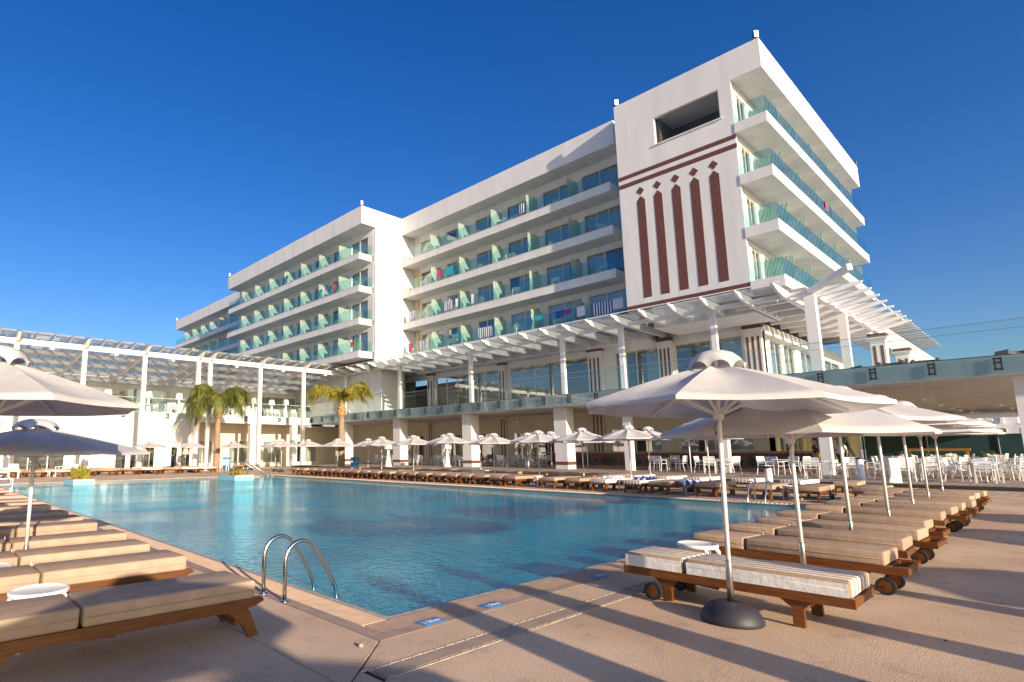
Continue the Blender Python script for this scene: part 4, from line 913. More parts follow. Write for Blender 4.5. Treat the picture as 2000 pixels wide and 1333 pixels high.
# ================================================================== palms
def frond(mbL, mbR, base, az, el, L, droop, leaf=.5, dens=64):
    p = Vector(base); d = Vector((math.cos(az) * math.cos(el), math.sin(az) * math.cos(el), math.sin(el))); n = 18; pts = [p.copy()]
    for i in range(n):
        d = (d + Vector((0, 0, -droop * (.4 + i / n)))).normalized(); p = p + d * (L / n); pts.append(p.copy())
    mbR.tube(pts, [.035 * (1 - .85 * i / n) for i in range(n + 1)], 5)
    side0 = Vector((-math.sin(az), math.cos(az), 0))
    for k in range(dens):
        t = .10 + .9 * k / dens; f = t * n; i = min(int(f), n - 1); q = pts[i].lerp(pts[i + 1], f - i); tg = (pts[i + 1] - pts[i]).normalized()
        ll = leaf * (.35 + .65 * math.sin(math.pi * min(1, t * .85 + .12))) * random.uniform(.8, 1.15)
        for s in (-1, 1):
            dirn = (side0 * s * random.uniform(.55, .9) + tg * random.uniform(.35, .7) + Vector((0, 0, random.uniform(-1.0, .15)))).normalized()
            m1 = q + dirn * ll * .5; e = q + dirn * ll + Vector((0, 0, -ll * random.uniform(.2, .7))); w = tg * .017
            mbL.add([q - w, q + w, m1 + w * 1.2, e, m1 - w * 1.2], [(0, 1, 2, 3, 4)])
def palm(loc, H_, label, fronds, mat, r0=.24, dry=None, lean=(0, 0)):
    t = thing('palm_tree', label, 'palm', loc); x, y, z = loc
    prof = [(x + lean[0] * k / 12, y + lean[1] * k / 12, z + H_ * k / 12) for k in range(13)]
    part('trunk', MB().tube(prof, [r0 * (1.15 - .3 * (k / 12) + (.02 if k % 2 else 0)) for k in range(13)], 14), 'trunk', t, True)
    tx, ty, tz = prof[-1]; mb = MB().lathe([(r0 * .8, -.15), (r0 * 1.45, .1), (r0 * 1.5, .4), (r0 * 1.1, .85), (r0 * .55, 1.3), (0, 1.45)], 12, (tx, ty, tz))
    for k in range(34):
        a = k * 2.4; zz = tz + .02 + k * .03; rr = r0 * (1.45 - k * .02); mb.bar((tx + rr * .7 * math.cos(a), ty + rr * .7 * math.sin(a), zz), (tx + rr * 1.35 * math.cos(a), ty + rr * 1.35 * math.sin(a), zz + .28), .09, .03)
    part('crown_shaft', mb, 'trunk_boot', t)
    A, Bm = MB(), MB()
    for (az, el, L, dr, lf) in fronds:
        for jj in range(2): frond(A, Bm, (tx, ty, tz + 1.15), R(az + random.uniform(-9, 9)), R(el + random.uniform(-7, 4)), L * random.uniform(.9, 1.06), dr * random.uniform(.95, 1.15), lf)
    c = part('crown', A, mat, t); part('midrib', Bm, mat, c)
    if dry:
        A, Bm = MB(), MB()
        for (az, el, L, dr, lf) in dry: frond(A, Bm, (tx, ty, tz + 1.0), R(az), R(el), L, dr, lf, 40)
        part('dry_frond', A, 'frond_dry', t)
# azimuth: -40 = to the right in the picture, 140 = to the left
palm((19.9, 45.6, 0), 4.35, 'left palm with dense drooping green crown and one dead frond', [(140, 58, 4.3, .24, .95), (152, 40, 3.8, .26, .95), (-40, 66, 4.7, .26, 1.0), (-25, 74, 4.3, .27, .95), (-62, 55, 4.0, .25, .95), (100, 74, 3.8, .26, .9), (200, 55, 3.6, .26, .9), (250, 64, 3.6, .26, .9), (60, 66, 3.6, .26, .9), (20, 64, 3.6, .26, .9), (170, 78, 3.6, .22, .9), (300, 74, 3.7, .24, .9), (-35, 50, 3.6, .26, .9), (130, 74, 4.0, .25, .95), (145, 25, 3.0, .24, .9), (160, 66, 4.0, .28, .95)], 'frond', .25, [(142, 30, 3.3, .36, .5), (138, 34, 3.5, .38, .45), (146, 36, 3.6, .40, .45)])
palm((26.3, 36.9, 0), 4.3, 'right palm with a few arching yellow fronds by the restaurant terrace', [(140, 62, 3.7, .17, .85), (133, 68, 3.5, .18, .8), (-40, 64, 3.4, .16, .8), (-32, 72, 3.2, .18, .75), (-45, 58, 3.0, .17, .7), (90, 80, 1.9, .2, .5), (270, 78, 1.9, .2, .5), (150, 78, 1.6, .25, .5), (-20, 80, 1.6, .24, .5), (200, 75, 1.7, .22, .5)], 'frond_yellow', .25)
# ================================================================== dining furniture
def make_chair():
    r = thing('dining_chair', 'chair', 'chair')            # faces +x
    for s in (-1, 1):
        part('leg', MB().bar((.24, s * .25, 0), (.22, s * .25, .64), .035, .03), 'white_metal', r, off=False)
        part('leg', MB().bar((-.30, s * .25, 0), (-.20, s * .25, .46), .035, .03).bar((-.20, s * .25, .46), (-.27, s * .25, .88), .035, .03), 'white_metal', r, off=False)
        part('armrest', MB().box((-.24, s * .25 - .025, .635), (.26, s * .25 + .025, .66)), 'white_metal', r, off=False)
    mb = MB()
    for i in range(5): mb.box((-.20 + i * .09, -.24, .43), (-.125 + i * .09, .24, .45))
    part('seat', mb, 'white_plastic', r, off=False)
    mb = MB()
    for i in range(5): z = .53 + i * .078; x = -.205 - (z - .46) * .155; mb.box((x - .012, -.24, z), (x + .012, .24, z + .052))
    part('backrest', mb, 'white_plastic', r, off=False); return r
def make_table(w=.4):
    r = thing('dining_table', 'table', 'table')
    part('table_top', MB().rbox((-w, -w, .715), (w, w, .75), .015, 1), 'white_plastic', r, off=False)
    part('pedestal', MB().tube([(0, 0, .02), (0, 0, .72)], .035, 10), 'brushed_steel', r, off=False)
    part('foot', MB().bar((-.3, 0, .02), (.3, 0, .02), .05, .03).bar((0, -.3, .022), (0, .3, .022), .05, .03), 'brushed_steel', r, off=False); return r
def make_pot():
    r = thing('potted_plant', 'pot', 'potted plant'); part('pot', MB().lathe([(.06, 0), (.085, .005), (.1, .16), (.09, .16), (.08, .14), (0, .14)], 12), 'white_plastic', r, off=False)
    mb = MB()
    for i in range(260):
        d = Vector((random.gauss(0, 1), random.gauss(0, 1), random.gauss(0, 1))).normalized() * random.uniform(.07, .135); c = d + Vector((0, 0, .24)); a = Vector((random.gauss(0, 1), random.gauss(0, 1), random.gauss(0, 1))).normalized() * .03; b2 = d.cross(a).normalized() * .012
        mb.add([c - a, c + b2, c + a, c - b2], [(0, 1, 2, 3)])
    part('foliage', mb, 'bush', r, off=False); return r
CH = make_chair(); TA = make_table(); PO = make_pot(); used = set()
def put(proto, loc, rz, label, group):
    if proto.name in used: return dup(proto, loc, rz, label, group)
    used.add(proto.name); proto.location = loc; proto.rotation_euler.z = rz; proto['label'] = label; proto['group'] = group; return proto
# tables: (u, v) with chairs around; right dining area then along the restaurant
sets = [(30.6, 2.15, 1), (33.4, 1.2, 1), (30.4, 4.3, 1), (33.2, 3.9, 1), (36.4, 2.6, 1), (39.6, 1.2, 1), (36.2, 5.4, 1), (39.8, 4.4, 1), (43.2, 2.6, 1), (43.4, 6.2, 1), (46.6, 1.4, 1), (46.8, 5.4, 0), (50.2, 3.2, 1), (53.4, 5.2, 1), (53.6, 1.9, 1), (33.0, 6.4, 0), (57.0, 3.8, 1), (30.2, 7.2, 0)]
gd = 'dining chairs on the patio at the right'; gt = 'white tables on the patio at the right'; gp_ = 'potted plants on the patio tables'
ci = 0
for i, (u, v, pot) in enumerate(sets):
    put(TA, (u, v, FL), random.uniform(-.2, .2), 'white square patio table under the terrace, %s from the pool' % ORD[i], gt)
    for k, (dx, dy, rz) in enumerate(((-.72, 0, 0), (.72, 0, math.pi), (0, -.72, H90), (0, .72, -H90))):
        if i > 11 and k % 2: continue
        put(CH, (u + dx + random.uniform(-.1, .1), v + dy + random.uniform(-.1, .1), FL), rz + random.uniform(-.35, .35), 'white slatted armchair at the %s patio table from the pool, %s' % (ORD[i], ('on its pool side', 'on its far side', 'on its right', 'on its left')[k]), gd)
    if pot: put(PO, (u + random.uniform(-.1, .1), v + random.uniform(-.1, .1), FL + .75), 0, 'round green bush in a white pot on the %s patio table from the pool' % ORD[i], gp_)
gd2 = 'dining chairs along the restaurant'
s2 = [(33.6, 12.4), (35.6, 15.9), (33.4, 9.3), (37.0, 29.0), (36.4, 33.0), (36.8, 35.6), (36.4, 37.6), (36.6, 41.6), (36.4, 43.6), (37.4, 26.6)]
for i, (u, v) in enumerate(s2):
    put(TA, (u, v, FL), 0, 'white square table in front of the restaurant wall, %s from the bar' % ORD[i], 'white tables along the restaurant')
    for k, (dx, dy, rz) in enumerate(((-.72, .1, 0), (.72, -.1, math.pi), (.05, -.75, H90), (-.05, .75, -H90))):
        put(CH, (u + dx + random.uniform(-.1, .1), v + dy, FL), rz + random.uniform(-.4, .4), 'white slatted armchair at the %s restaurant table from the bar, %s' % (ORD[i], ('on its pool side', 'on its wall side', 'on its right', 'on its left')[k]), gd2)
# terrace chairs of the left wing
gc = 'white chairs on the left wing terrace'
for i, u in enumerate((15.2, 16.2, 17.6, 18.5, 19.3, 22.9, 24.8, 25.6, 26.5, 28.8, 29.6, 30.5, 32.0, 32.9)):
    put(CH, (u, 53.7 + .5 * (i % 3), 5.12), random.uniform(0, 6.28), 'white slatted chair on the left wing terrace, %s from the left' % ORD[i], gc)
for i, u in enumerate((16.8, 19.0, 25.2, 29.2, 32.4)): put(TA, (u, 54.4, 5.12), 0, 'white table on the left wing terrace, %s from the left' % ORD[i], 'white tables on the left wing terrace')
for i, v in enumerate((46.3, 45.4, 44.2, 43.3, 49.6, 50.6)): put(CH, (35.4 + .2 * (i % 2), v, ST), random.uniform(0, 6.28), 'white slatted chair behind the right palm on the terrace, %s from the right' % ORD[(3, 2, 1, 0, 4, 5)[i]], 'white chairs behind the right palm on the terrace')
# floor lamps
def make_lamp():
    r = thing('floor_lamp', 'lamp', 'floor lamp')
    part('lamp_body', MB().lathe([(.30, 0), (.30, .03), (.22, .3), (.15, .8), (.09, 1.35), (.05, 1.4), (.04, 1.5), (0, 1.5)], 20), 'white_plastic', r, True, off=False)
    part('lamp_shade', MB().lathe([(.36, 1.42), (.365, 1.43), (.27, 1.98), (.265, 1.985), (0, 1.985)], 22), 'lamp_shade', r, True, off=False); return r
LA = make_lamp()
for i, (u, v, z, lb) in enumerate(((13.5, 54.5, 5.12, 'big white floor lamp beside the potted palm on the left terrace'), (17.0, 54.5, 5.12, 'big white floor lamp right of the third canopy post on the left terrace'), (19.75, 54.3, 5.12, 'wide white floor lamp left of the palm crown on the left terrace'), (24.05, 54.6, 5.12, 'white floor lamp seen through the left palm crown'), (27.6, 54.6, 5.12, 'slim white floor lamp just left of a canopy post'), (30.2, 55.4, 5.12, 'white floor lamp with a broad shade between two canopy posts'), (31.3, 54.3, 5.12, 'tall white floor lamp right of the broad shaded one'), (30.6, 36.3, FL, 'giant white floor lamp by the poolside tables behind the right palm'), (33.0, 31.9, FL, 'giant white floor lamp at the foot of a restaurant column'))):
    put(LA, (u, v, z), 0, lb, 'giant white floor lamps')
# terrace planters
for i, (u, v, z, lb) in enumerate(((14.5, 54.0, 5.12, 'leafy palm in a big white pot on the left terrace'), (33.0, 53.6, 5.12, 'leafy palm in a tall white pot at the terrace corner'))):
    t = thing('potted_palm', lb, 'potted plant', (u, v, z)); x, y = u, v
    part('pot', MB().lathe([(.35, 0), (.5, .9), (.56, .9), (.56, 1.05), (.48, 1.05), (.45, .95), (0, .95)], 20, (u, v, z)), 'white_plastic', t, True)
    A, Bm = MB(), MB()
    for k in range(26): frond(A, Bm, (u, v, z + .95), k * 2.4, R(random.uniform(30, 80)), random.uniform(.8, 1.3), .16, .32, 14)
    part('leaves', A, 'bush', t); part('stem', Bm, 'bush', t)
# white terrace benches by the right palm
for i, v in enumerate((48.6, 51.2)):
    t = thing('terrace_bench', 'white slatted terrace bench behind the right palm, %s' % ('nearer the post' if i == 0 else 'nearer the corner pot'), 'bench', (35.2, v, ST))
    mb = MB()
    for k in range(12): mb.box((35.5, v - .9 + k * .15, ST + .45), (35.55, v - .82 + k * .15, ST + .95))
    part('backrest', mb, 'white_plastic', t); part('seat', MB().box((34.9, v - .95, ST + .38), (35.5, v + .95, ST + .45)), 'white_plastic', t)
    for (a, b2) in ((34.95, -.9), (35.48, -.9), (34.95, .9), (35.48, .9)): part('leg', MB().box((a, v + b2 - .03, ST), (a + .05, v + b2 + .03, ST + .38)), 'white_metal', t)
# rattan lounge furniture on the right terrace
for i, (u, v) in enumerate(((38.2, 5.4), (38.4, 4.2), (39.6, 3.4), (38.0, 1.15), (39.0, 6.6))):
    t = thing('rattan_sofa', 'dark brown rattan armchair on the right terrace behind the glass, %s from the right' % ORD[(3, 2, 1, 0, 4)[i]], 'armchair', (u, v, ST), .2 * i, 'rattan armchairs on the terrace')
    part('seat', MB().rbox((-.4, -.42, .08), (.4, .42, .38), .04, 2), 'rattan', t, off=False)
    part('backrest', MB().rbox((.3, -.45, .36), (.45, .45, .68), .05, 2), 'rattan', t, off=False)
    for s in (-1, 1): part('armrest', MB().rbox((-.4, s * .45 - .07, .08), (.4, s * .45 + .07, .68), .05, 2), 'rattan', t, off=False)
    part('cushion', MB().rbox((-.36, -.34, .38), (.3, .34, .5), .05, 2), 'fabric_white', t, True, off=False)
    for s in ((-.34, -.36), (.34, -.36), (-.34, .36), (.34, .36)): part('leg', MB().box((s[0] - .03, s[1] - .03, 0), (s[0] + .03, s[1] + .03, .08)), 'steel', t, off=False)
# ceiling fans
def make_fan():
    r = thing('ceiling_fan', 'fan', 'ceiling fan'); part('rod', MB().tube([(0, 0, 0), (0, 0, -.55)], .02, 6), 'white_metal', r, off=False)
    part('motor', MB().lathe([(0, -.72), (.1, -.71), (.13, -.64), (.1, -.56), (0, -.54)], 14), 'white_metal', r, True, off=False)
    for k in range(3):
        a = k * 2.094; part('blade', MB().bar((.12 * math.cos(a), .12 * math.sin(a), -.63), (.72 * math.cos(a), .72 * math.sin(a), -.62), .13, .012), 'white_metal', r, off=False)
    return r
FN = make_fan()
for i, (u, v) in enumerate(((35.9, 4.2), (38.6, 4.15), (41.5, 4.2), (45, 4.1), (48.7, 4.1), (52.5, 3.9), (44.4, 2.2), (49, 2.0), (37.4, 20.0), (37.4, 24.8), (37.4, 28.3), (37.4, 33.5), (37.4, 36.8), (37.4, 44))):
    put(FN, (u, v, SB - .001), random.uniform(0, 2), 'white three blade ceiling fan under the terrace, %s %s' % ((ORD[i], 'of the right hand rows') if i < 8 else (ORD[i - 8], 'from the bar along the restaurant')), 'ceiling fans under the terrace')
# ================================================================== towels and things on the balconies
def towel(s, w, z, h, mat, label, U=37.3, name='towel', cat='towel', rail=1.06, hz=0):
    zt_ = z + rail + .008; n = max(6, int(w / .06)); prof = [(.035, zt_ - h * .55), (.032, zt_ - .02), (.0, zt_ + .012), (-.032, zt_ - .02), (-.04, zt_ - h)]
    vs = []; xs = U + .067
    for i in range(n + 1):
        y = -w / 2 + w * i / n
        for (d, zz) in prof: vs.append((xs + d + .014 * math.sin(i * 1.3 + zz * 3) * (1 if zz < zt_ - .1 else .2) - (.01 if d < 0 else -.01), y, zz - z - .0 + .02 * math.sin(i * .8) * (1 if zz < zt_ - .1 else 0)))
    m = len(prof); fs = [(i * m + j, (i + 1) * m + j, (i + 1) * m + j + 1, i * m + j + 1) for i in range(n) for j in range(m - 1)]
    o = obj(name, MB().add(vs, fs).mesh(name, mat, True), None, (0, s, z)); return tag(o, label, cat, 'laundry on the balcony rails')
for a in ((36.7, .55, SL[1], .75, 'towel_pink', 'pink and white towel on the second balcony row down'), (35.3, .95, SL[1], .8, 'towel_teal', 'large dark teal towel on the second balcony row down'),
          (40.45, .9, SL[2], .85, 'towel_stripe', 'blue striped towel at the left end of the third balcony row'), (35.5, 1.1, SL[2], .9, 'towel_stripe', 'wide blue striped towel in the third balcony row'), (34.5, .35, SL[2], .8, 'towel_white', 'white towel beside the wide striped one in the third balcony row'), (32.6, .35, SL[2], .85, 'towel_white', 'white shirt hanging in the third balcony row right of a divider'),
          (40.8, .55, SL[3], .85, 'towel_pink', 'bright pink towel at the left end of the lowest balcony row'), (39.1, .7, SL[3], .85, 'towel_stripe', 'narrow blue striped towel second from the left in the lowest balcony row'), (34.55, .5, SL[3], .5, 'towel_teal', 'small turquoise cloth in the lowest balcony row'), (31.3, 1.55, SL[3], .9, 'towel_stripe', 'wide blue striped towel in the middle of the lowest balcony row'), (25.8, .7, SL[3], .4, 'towel_teal', 'short turquoise towel in the lowest balcony row'), (24.1, .9, SL[3], .55, 'towel_blue', 'dark blue towel draped in the lowest balcony row'), (23.3, .6, SL[3], .4, 'cloth_purple', 'purple towel beside the dark blue one'), (22.15, .65, SL[3], .75, 'towel_white', 'white towel right of the purple one in the lowest balcony row'), (20.4, 1.5, SL[3], .95, 'towel_stripe', 'wide blue striped towel next to the tower in the lowest balcony row'), (19.3, .8, SL[3], .75, 'towel_white', 'white towel hanging next to the tower'),
          (26.95, .5, SL[0], .85, 'towel_stripe', 'blue striped towel in the top balcony row')): towel(*a)
for a in ((49.2, .4, SL[1], .6, 'towel_teal', 'turquoise towel on the left block, second row, leftmost of four'), (48.5, .4, SL[1], .6, 'towel_white', 'pale towel on the left block, second row'), (47.5, .4, SL[1], .6, 'towel_blue', 'blue towel on the left block, second row'), (46.5, .5, SL[1], .7, 'towel_pink', 'red towel on the left block, second row'), (43.6, .35, SL[3], .6, 'towel_pink', 'pink cloth at the corner of the lowest left block balcony'), (43.0, .35, SL[3], .5, 'cloth_green', 'green cloth at the corner of the lowest left block balcony'), (56.4, .35, SL[0], .8, 'towel_blue', 'blue towel in the top row of the left block'), (66.5, .9, SL[0], .7, 'towel_stripe', 'blue striped towel at the far end of the left block top row'), (60.5, .6, SL[2], .6, 'towel_blue', 'blue towel in the third row of the left block')): towel(*a, U=32.2)
o = towel(0, .6, SL[1], .55, 'towel_pink', 'small pink cloth on a tower side balcony rail'); o.rotation_euler.z = H90; o.location = (47.6, 9.07 - 37.3 - .067 + .0, SL[1]); o.location = (47.6, 9.0 - 37.3, SL[1])
gch = 'white chairs on the hotel balconies'
k = 0
for z in SL:
    for v in (20.6, 24.6, 28.3, 29.4, 32.1, 36.0, 39.6):
        if random.random() < .55:
            put(CH, (38.1 + random.uniform(-.2, .2), v, z + .001), random.uniform(2, 4.2), 'white chair on a main wing balcony, row %s from the top, near %s' % (('one', 'two', 'three', 'four')[SL.index(z)], {20.6: 'the tower', 24.6: 'the second room', 28.3: 'the third room', 29.4: 'the third divider', 32.1: 'the fourth room', 36.0: 'the fifth room', 39.6: 'the left end'}[v]), gch)
for z in SL:
    for i, v in enumerate((44.3, 51.2, 58.6, 66.0)):
        if random.random() < .6: put(CH, (33.0, v, z + .001), random.uniform(2, 4.2), 'white chair on a left block balcony, row %s from the top, %s from the right' % (('one', 'two', 'three', 'four')[SL.index(z)], ORD[i]), gch)
# towels on the far stools and loungers
def flat_towel(loc, rz, mat, label, L=1.5, w=.65):
    mb = MB(); n, m = 16, 8; vs = []
    for i in range(n + 1):
        for j in range(m + 1): x = -L / 2 + L * i / n; y = -w / 2 + w * j / m; vs.append((x, y, .025 * math.sin(i * 1.1 + j * .7) + .02 * math.sin(j * 2.1) - (.10 if i in (0, n) else 0) - (.06 if j in (0, m) else 0)))
    fs = [(i * (m + 1) + j, (i + 1) * (m + 1) + j, (i + 1) * (m + 1) + j + 1, i * (m + 1) + j + 1) for i in range(n) for j in range(m)]
    return tag(obj('towel', MB().add(vs, fs).mesh('towel', mat, True), None, loc, rz), label, 'towel')
flat_towel((21.1, 8.72, .50), .6, 'towel_stripe', 'blue and white striped towel over the white stool at the far pool edge', .9, .6)
flat_towel((21.5, 10.51, .52), .1, 'towel_stripe', 'blue striped towel on the far striped lounger', 1.0, .6)
flat_towel((21.6, 11.81, .52), 0, 'towel_white', 'rumpled pale towel on the far striped lounger left of the blue one', 1.0, .6)
flat_towel((2.0, 26.2, .53), 0, 'towel_blue', 'blue towel on a far lounger of the left row', .9, .5)
flat_towel((3.6, 44.2, .55), 1.3, 'towel_white', 'pale patterned towel over a lounger in front of the left wing', 1.3, .9)
# white plastic chairs at the far left pool edge
for i, (u, v, lb) in enumerate(((2.9, 24.8, 'white chair with a draped towel at the far end of the left row'), (5.4, 42.3, 'white chair at the far left pool corner, in front of the left wing'), (8.2, 43.6, 'white chair between loungers of the left wing'), (20.3, 44.9, 'white chair under the left palm'))):
    put(CH, (u, v, 0), i * 1.3, lb, 'white chairs around the pool')
# bollard bins / ashtrays
for i, (u, v, lb) in enumerate(((33.9, 24.9, 'slim steel ashtray bin by the restaurant doors'), (24.6, 7.35, 'slim white ashtray post among the far loungers'), (28.6, 5.4, 'white menu stand at the patio edge'))):
    t = thing('ashtray_bin', lb, 'ashtray', (u, v, FL if u > 27.8 else 0))
    part('body', MB().lathe([(.12, 0), (.13, .02), (.12, .85), (.0, .85)], 14), 'brushed_steel' if i == 0 else 'white_plastic', t, True, off=False); part('top', MB().lathe([(.13, .852), (.13, .9), (.1, .92), (0, .92)], 14), 'dark_metal', t, True, off=False)
# A-frame sign stand
t = thing('sign_stand', 'white folding sign stand between the right dining chairs and the loungers', 'sign', (28.3, 4.35, FL), .5)
for s in (-1, 1): part('panel', MB().prism([(s * .04, .9), (s * .02, .9), (s * .13, 0), (s * .15, 0)], 1, -.14, .14), 'white_plastic', t, off=False)
# ================================================================== people
def skin_part(name, joints, edges, mat, parent, sub=1):
    names = list(joints); idx = {k: i for i, k in enumerate(names)}
    me = bpy.data.meshes.new(name); me.from_pydata([joints[k][0] for k in names], [(idx[a], idx[b_]) for a, b_ in edges], []); me.materials.append(M[mat])
    o = obj(name, me, parent); md = o.modifiers.new('skin', 'SKIN'); md.use_smooth_shade = True
    lay = me.skin_vertices[0].data if me.skin_vertices else None
    if lay is None: return o
    for i, k in enumerate(names):
        r_ = joints[k][1]; lay[i].radius = r_ if isinstance(r_, tuple) else (r_, r_); lay[i].use_root = (i == 0)
    s = o.modifiers.new('sub', 'SUBSURF'); s.levels = sub; s.render_levels = 2
    return o
def person(loc, rz, label, shirt, lower, stride=.0, arm=(.15, .1)):
    t = thing('person', label, 'person', loc, rz)           # faces +x
    J = {'pel': ((0, 0, .95), (.13, .16)), 'spi': ((0, 0, 1.15), (.115, .15)), 'che': ((.0, 0, 1.34), (.12, .17)), 'nek': ((.0, 0, 1.50), .055), 'hd1': ((.02, 0, 1.60), (.085, .075)), 'hd2': ((.02, 0, 1.70), (.095, .08)), 'hd3': ((.01, 0, 1.77), (.06, .055))}
    E_l = [('pel', 'spi'), ('spi', 'che'), ('che', 'nek'), ('nek', 'hd1'), ('hd1', 'hd2'), ('hd2', 'hd3')]
    for s, nm in ((-1, 'r'), (1, 'l')):
        k = stride * s; a = arm[0 if s < 0 else 1]
        J.update({'hip' + nm: ((0, s * .09, .90), .09), 'kne' + nm: ((k * .5 + .02, s * .10, .50), .06), 'ank' + nm: ((k - (.04 if k < 0 else 0), s * .10, .09), .042), 'toe' + nm: ((k + .16, s * .11, .035), (.045, .03)),
                  'sho' + nm: ((0, s * .19, 1.42), .06), 'elb' + nm: ((-.02 + a * .4, s * .25, 1.14), .043), 'wri' + nm: ((.06 + a, s * .25, .92 + abs(a) * .4), .03), 'han' + nm: ((.10 + a, s * .25, .84 + abs(a) * .4), (.035, .02))})
        E_l += [('pel', 'hip' + nm), ('hip' + nm, 'kne' + nm), ('kne' + nm, 'ank' + nm), ('ank' + nm, 'toe' + nm), ('che', 'sho' + nm), ('sho' + nm, 'elb' + nm), ('elb' + nm, 'wri' + nm), ('wri' + nm, 'han' + nm)]
    skin_part('body', J, E_l, 'skin', t)
    S = {k: (J[k][0], tuple(x + .02 for x in (J[k][1] if isinstance(J[k][1], tuple) else (J[k][1],) * 2))) for k in ('spi', 'pel', 'che', 'shor', 'shol')}
    S['nek'] = ((0, 0, 1.46), (.07, .08))
    for nm in 'rl': S['elb' + nm] = ((J['elb' + nm][0][0] * .75, J['elb' + nm][0][1] * .97, 1.22), (.062, .062))
    skin_part('shirt', S, [('spi', 'pel'), ('spi', 'che'), ('che', 'nek'), ('che', 'shor'), ('che', 'shol'), ('shor', 'elbr'), ('shol', 'elbl')], shirt, t)
    T = {'pel': ((0, 0, .96), (.145, .175))}
    for nm in 'rl':
        T['hip' + nm] = (J['hip' + nm][0], (.11, .11)); kp = J['kne' + nm][0]; T['kne' + nm] = ((kp[0], kp[1], .50), (.078, .078))
    ed = [('pel', 'hipr'), ('pel', 'hipl'), ('hipr', 'kner'), ('hipl', 'knel')]
    skin_part('trousers', T, ed, lower, t)
    mb = MB().lathe([(0, 1.70), (.088, 1.70), (.092, 1.76), (.075, 1.81), (.03, 1.83), (0, 1.83)], 14, (-.005, 0, 0), 1.05, .9); part('hair', mb, 'hair', t, True, off=False)
    f = MB().rbox((.098, -.012, 1.655), (.122, .012, 1.695), .008, 1); part('nose', f, 'skin', t, off=False)
    f = MB().rbox((.086, -.042, 1.70), (.104, -.02, 1.712), .004, 1).rbox((.086, .02, 1.70), (.104, .042, 1.712), .004, 1); part('eyes', f, 'hair', t, off=False)
    part('mouth', MB().box((.094, -.025, 1.628), (.104, .025, 1.636)), 'red_panel', t, off=False)
    part('ears', MB().rbox((-.01, -.095, 1.66), (.03, -.078, 1.71), .008, 1).rbox((-.01, .078, 1.66), (.03, .095, 1.71), .008, 1), 'skin', t, off=False)
person((37.3, 7.75, FL), 2.6, 'person in a white T-shirt and black shorts walking under the terrace', 'cloth_white', 'cloth_black', .22, (.25, -.15))
person((36.9, 8.75, FL), 1.7, 'person in a dark top and khaki trousers standing beside the bar column', 'cloth_black', 'cloth_khaki', .08, (.35, .3))
# photographer's tripod leaning beside the walker
t = thing('folded_parasol', 'thin dark folded stand leaning behind the walking person', 'stand', (38.6, 7.1, FL))
part('pole', MB().bar((38.6, 7.1, FL), (38.2, 7.7, FL + 1.65), .04, .04), 'dark_metal', t); part('cloth', MB().bar((38.42, 7.36, FL + .7), (38.22, 7.67, FL + 1.6), .1, .1), 'cloth_black', t)
# ================================================================== right background
fe = thing('boundary_fence', 'dark teal boundary wall behind the dining area at the far right', 'fence', (61.9, -4, FL))
for i in range(9): part('panel', MB().box((62, 11.2 - i * 3.9, FL), (62.1, 11.2 - i * 3.9 - 3.86, 2.6)), 'teal_fence', fe)
for i in range(10): part('post', MB().box((61.92, 11.3 - i * 3.9 - .06, FL), (61.99, 11.3 - i * 3.9 + .06, 2.65)), 'dark_metal', fe)
for i, (v, lb) in enumerate(((6.6, 'yellow wooden service frame left of the teal wall'), (-.6, 'yellow wooden service frame at the right frame edge'))):
    t = thing('wooden_frame', lb, 'shelter', (60, v, FL))
    for dv in (-1.6, 1.6): part('post', MB().box((59.9, v + dv - .09, FL), (60.1, v + dv + .09, 1.35)), 'teak_light', t)
    part('beam', MB().box((59.85, v - 1.8, 1.35), (60.15, v + 1.8, 1.55)), 'teak_light', t); part('shelf', MB().box((59.9, v - 1.5, .8), (60.1, v + 1.5, .86)), 'teak_light', t)
t = thing('white_house', 'white houses with dark windows and an outside stair seen under the terrace', 'house', (100, 2, 0))
part('wall', MB().box((98, -4, 0), (110, 9.5, 4.2)), 'plaster', t); part('wall', MB().box((103, 3.8, 4.2), (112, 12, 7.4)), 'plaster', t); part('wall', MB().box((101, -12, 0), (112, -5.6, 7)), 'plaster', t)
for i, (v, z0) in enumerate(((.4, 2.6), (2.2, 2.6), (4.6, 2.6), (7.2, 2.6))):
    w = part('window', MB().box((97.95, v, z0), (98.02, v + 1.2, z0 + 1.3)), 'white_frame', t)
    for k in (0, 1): part('pane', MB().box((97.93, v + .08 + k * .55, z0 + .08), (97.949, v + .57 + k * .55, z0 + 1.22)), 'room', w)
for i in range(9): part('step', MB().box((97, 9.6 - i * .5, .6 * i * .6 + 2.2), (97.9, 9.6 - i * .5 - .5, .6 * i * .6 + 2.6)), 'plaster', t)
mb = MB()
for k in range(9): a = math.pi * k / 8; mb.bar((102.9, 6.2 + 1.1 * math.cos(a), 5.0 + 1.1 * math.sin(a)), (102.9, 6.2 + 1.1 * math.cos(a + .35), 5.0 + 1.1 * math.sin(a + .35)), .3, .3)
part('arch', mb, 'plaster_soffit', t)
fr_ = [(k * 24, 35 + 10 * (k % 4), 3.0, .16, .6) for k in range(15)]
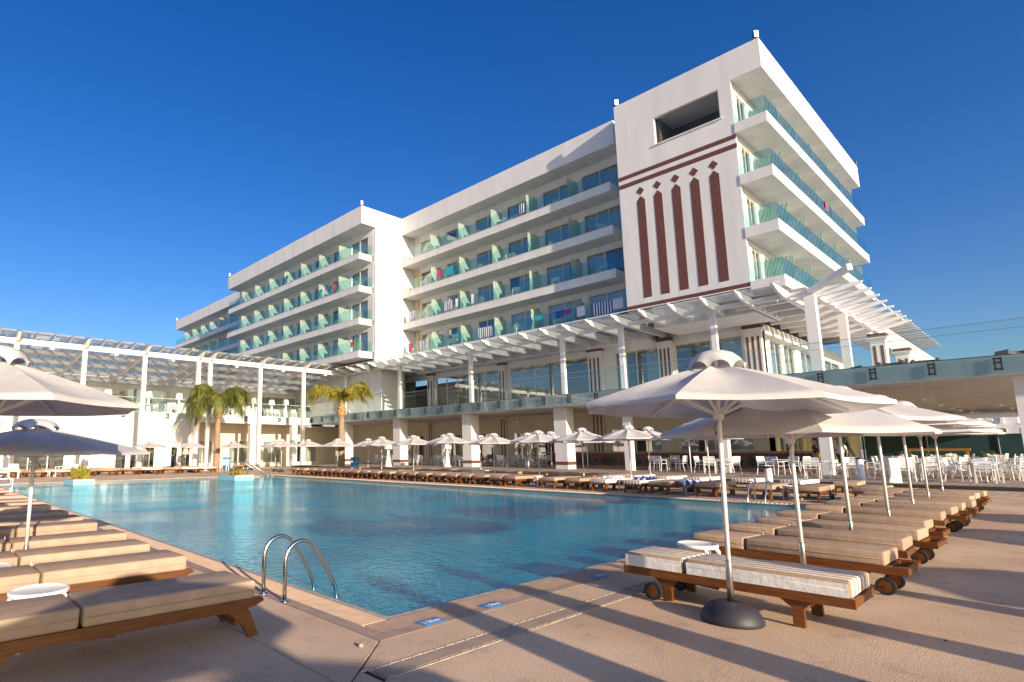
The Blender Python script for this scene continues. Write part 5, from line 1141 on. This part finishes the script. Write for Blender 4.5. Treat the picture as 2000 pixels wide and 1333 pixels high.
palm((84, 2.0, 0), 6.5, 'dark palm behind the teal wall at the far right', fr_, 'frond', .45)
palm((88, -.6, 0), 3.0, 'lower dark palm next to the right frame edge behind the teal wall', fr_, 'frond', .3)
def shrub(loc, r, h, label, n=1400):
    t = thing('shrub', label, 'shrub', loc); mb = MB()
    for i in range(n):
        d = Vector((random.gauss(0, 1), random.gauss(0, 1), random.gauss(0, 1))).normalized() * (random.random() ** .35); c = Vector((loc[0] + d.x * r, loc[1] + d.y * r, loc[2] + h * .55 + d.z * h * .5)); a = Vector((random.gauss(0, 1), random.gauss(0, 1), random.gauss(0, 1))).normalized() * .16; b2 = a.cross(Vector((random.gauss(0, 1), random.gauss(0, 1), 1))).normalized() * .07
        mb.add([c - a, c + b2, c + a, c - b2], [(0, 1, 2, 3)])
    part('crown', mb, 'foliage_far', t); part('trunk', MB().tube([loc, (loc[0], loc[1], loc[2] + h * .6)], .06, 6), 'trunk', t)
shrub((80, -1.0, 0), 1.6, 4.2, 'yellow green shrub beside the right column behind the teal wall')
# debris on the deck
for i, (u, v, lb) in enumerate(((2.1, 3.55, 'curled dry leaf strip on the shaded deck left of the pool corner'), (5.05, 1.15, 'reddish leaf on the deck in front of the parasol base'), (2.95, 3.85, 'small snail shell like stone near the pool corner'), (6.6, .9, 'small brown leaf lying alone on the right deck'))):
    mb = MB()
    if i == 2: mb.lathe([(0, 0), (.018, .004), (.022, .014), (.014, .028), (0, .032)], 10)
    else:
        for k in range(1):
            x, y = random.uniform(-.06, .06) * (i > 0), random.uniform(-.06, .06) * (i > 0); L_ = .11 if i == 0 else random.uniform(.02, .05)
            mb.add([(x - L_, y, .004), (x - L_ * .3, y - .012, .008), (x + L_ * .4, y - .010, .006), (x + L_, y + .006, .004), (x + L_ * .3, y + .012, .009), (x - L_ * .4, y + .010, .008)], [(0, 1, 2, 3, 4, 5)])
    tag(obj('fallen_leaf' if i != 2 else 'pebble', mb.mesh('leaf', 'leaf_debris' if i != 2 else 'stone_edge'), None, (u, v, .001), i * 1.1), lb, 'leaf' if i != 2 else 'pebble')
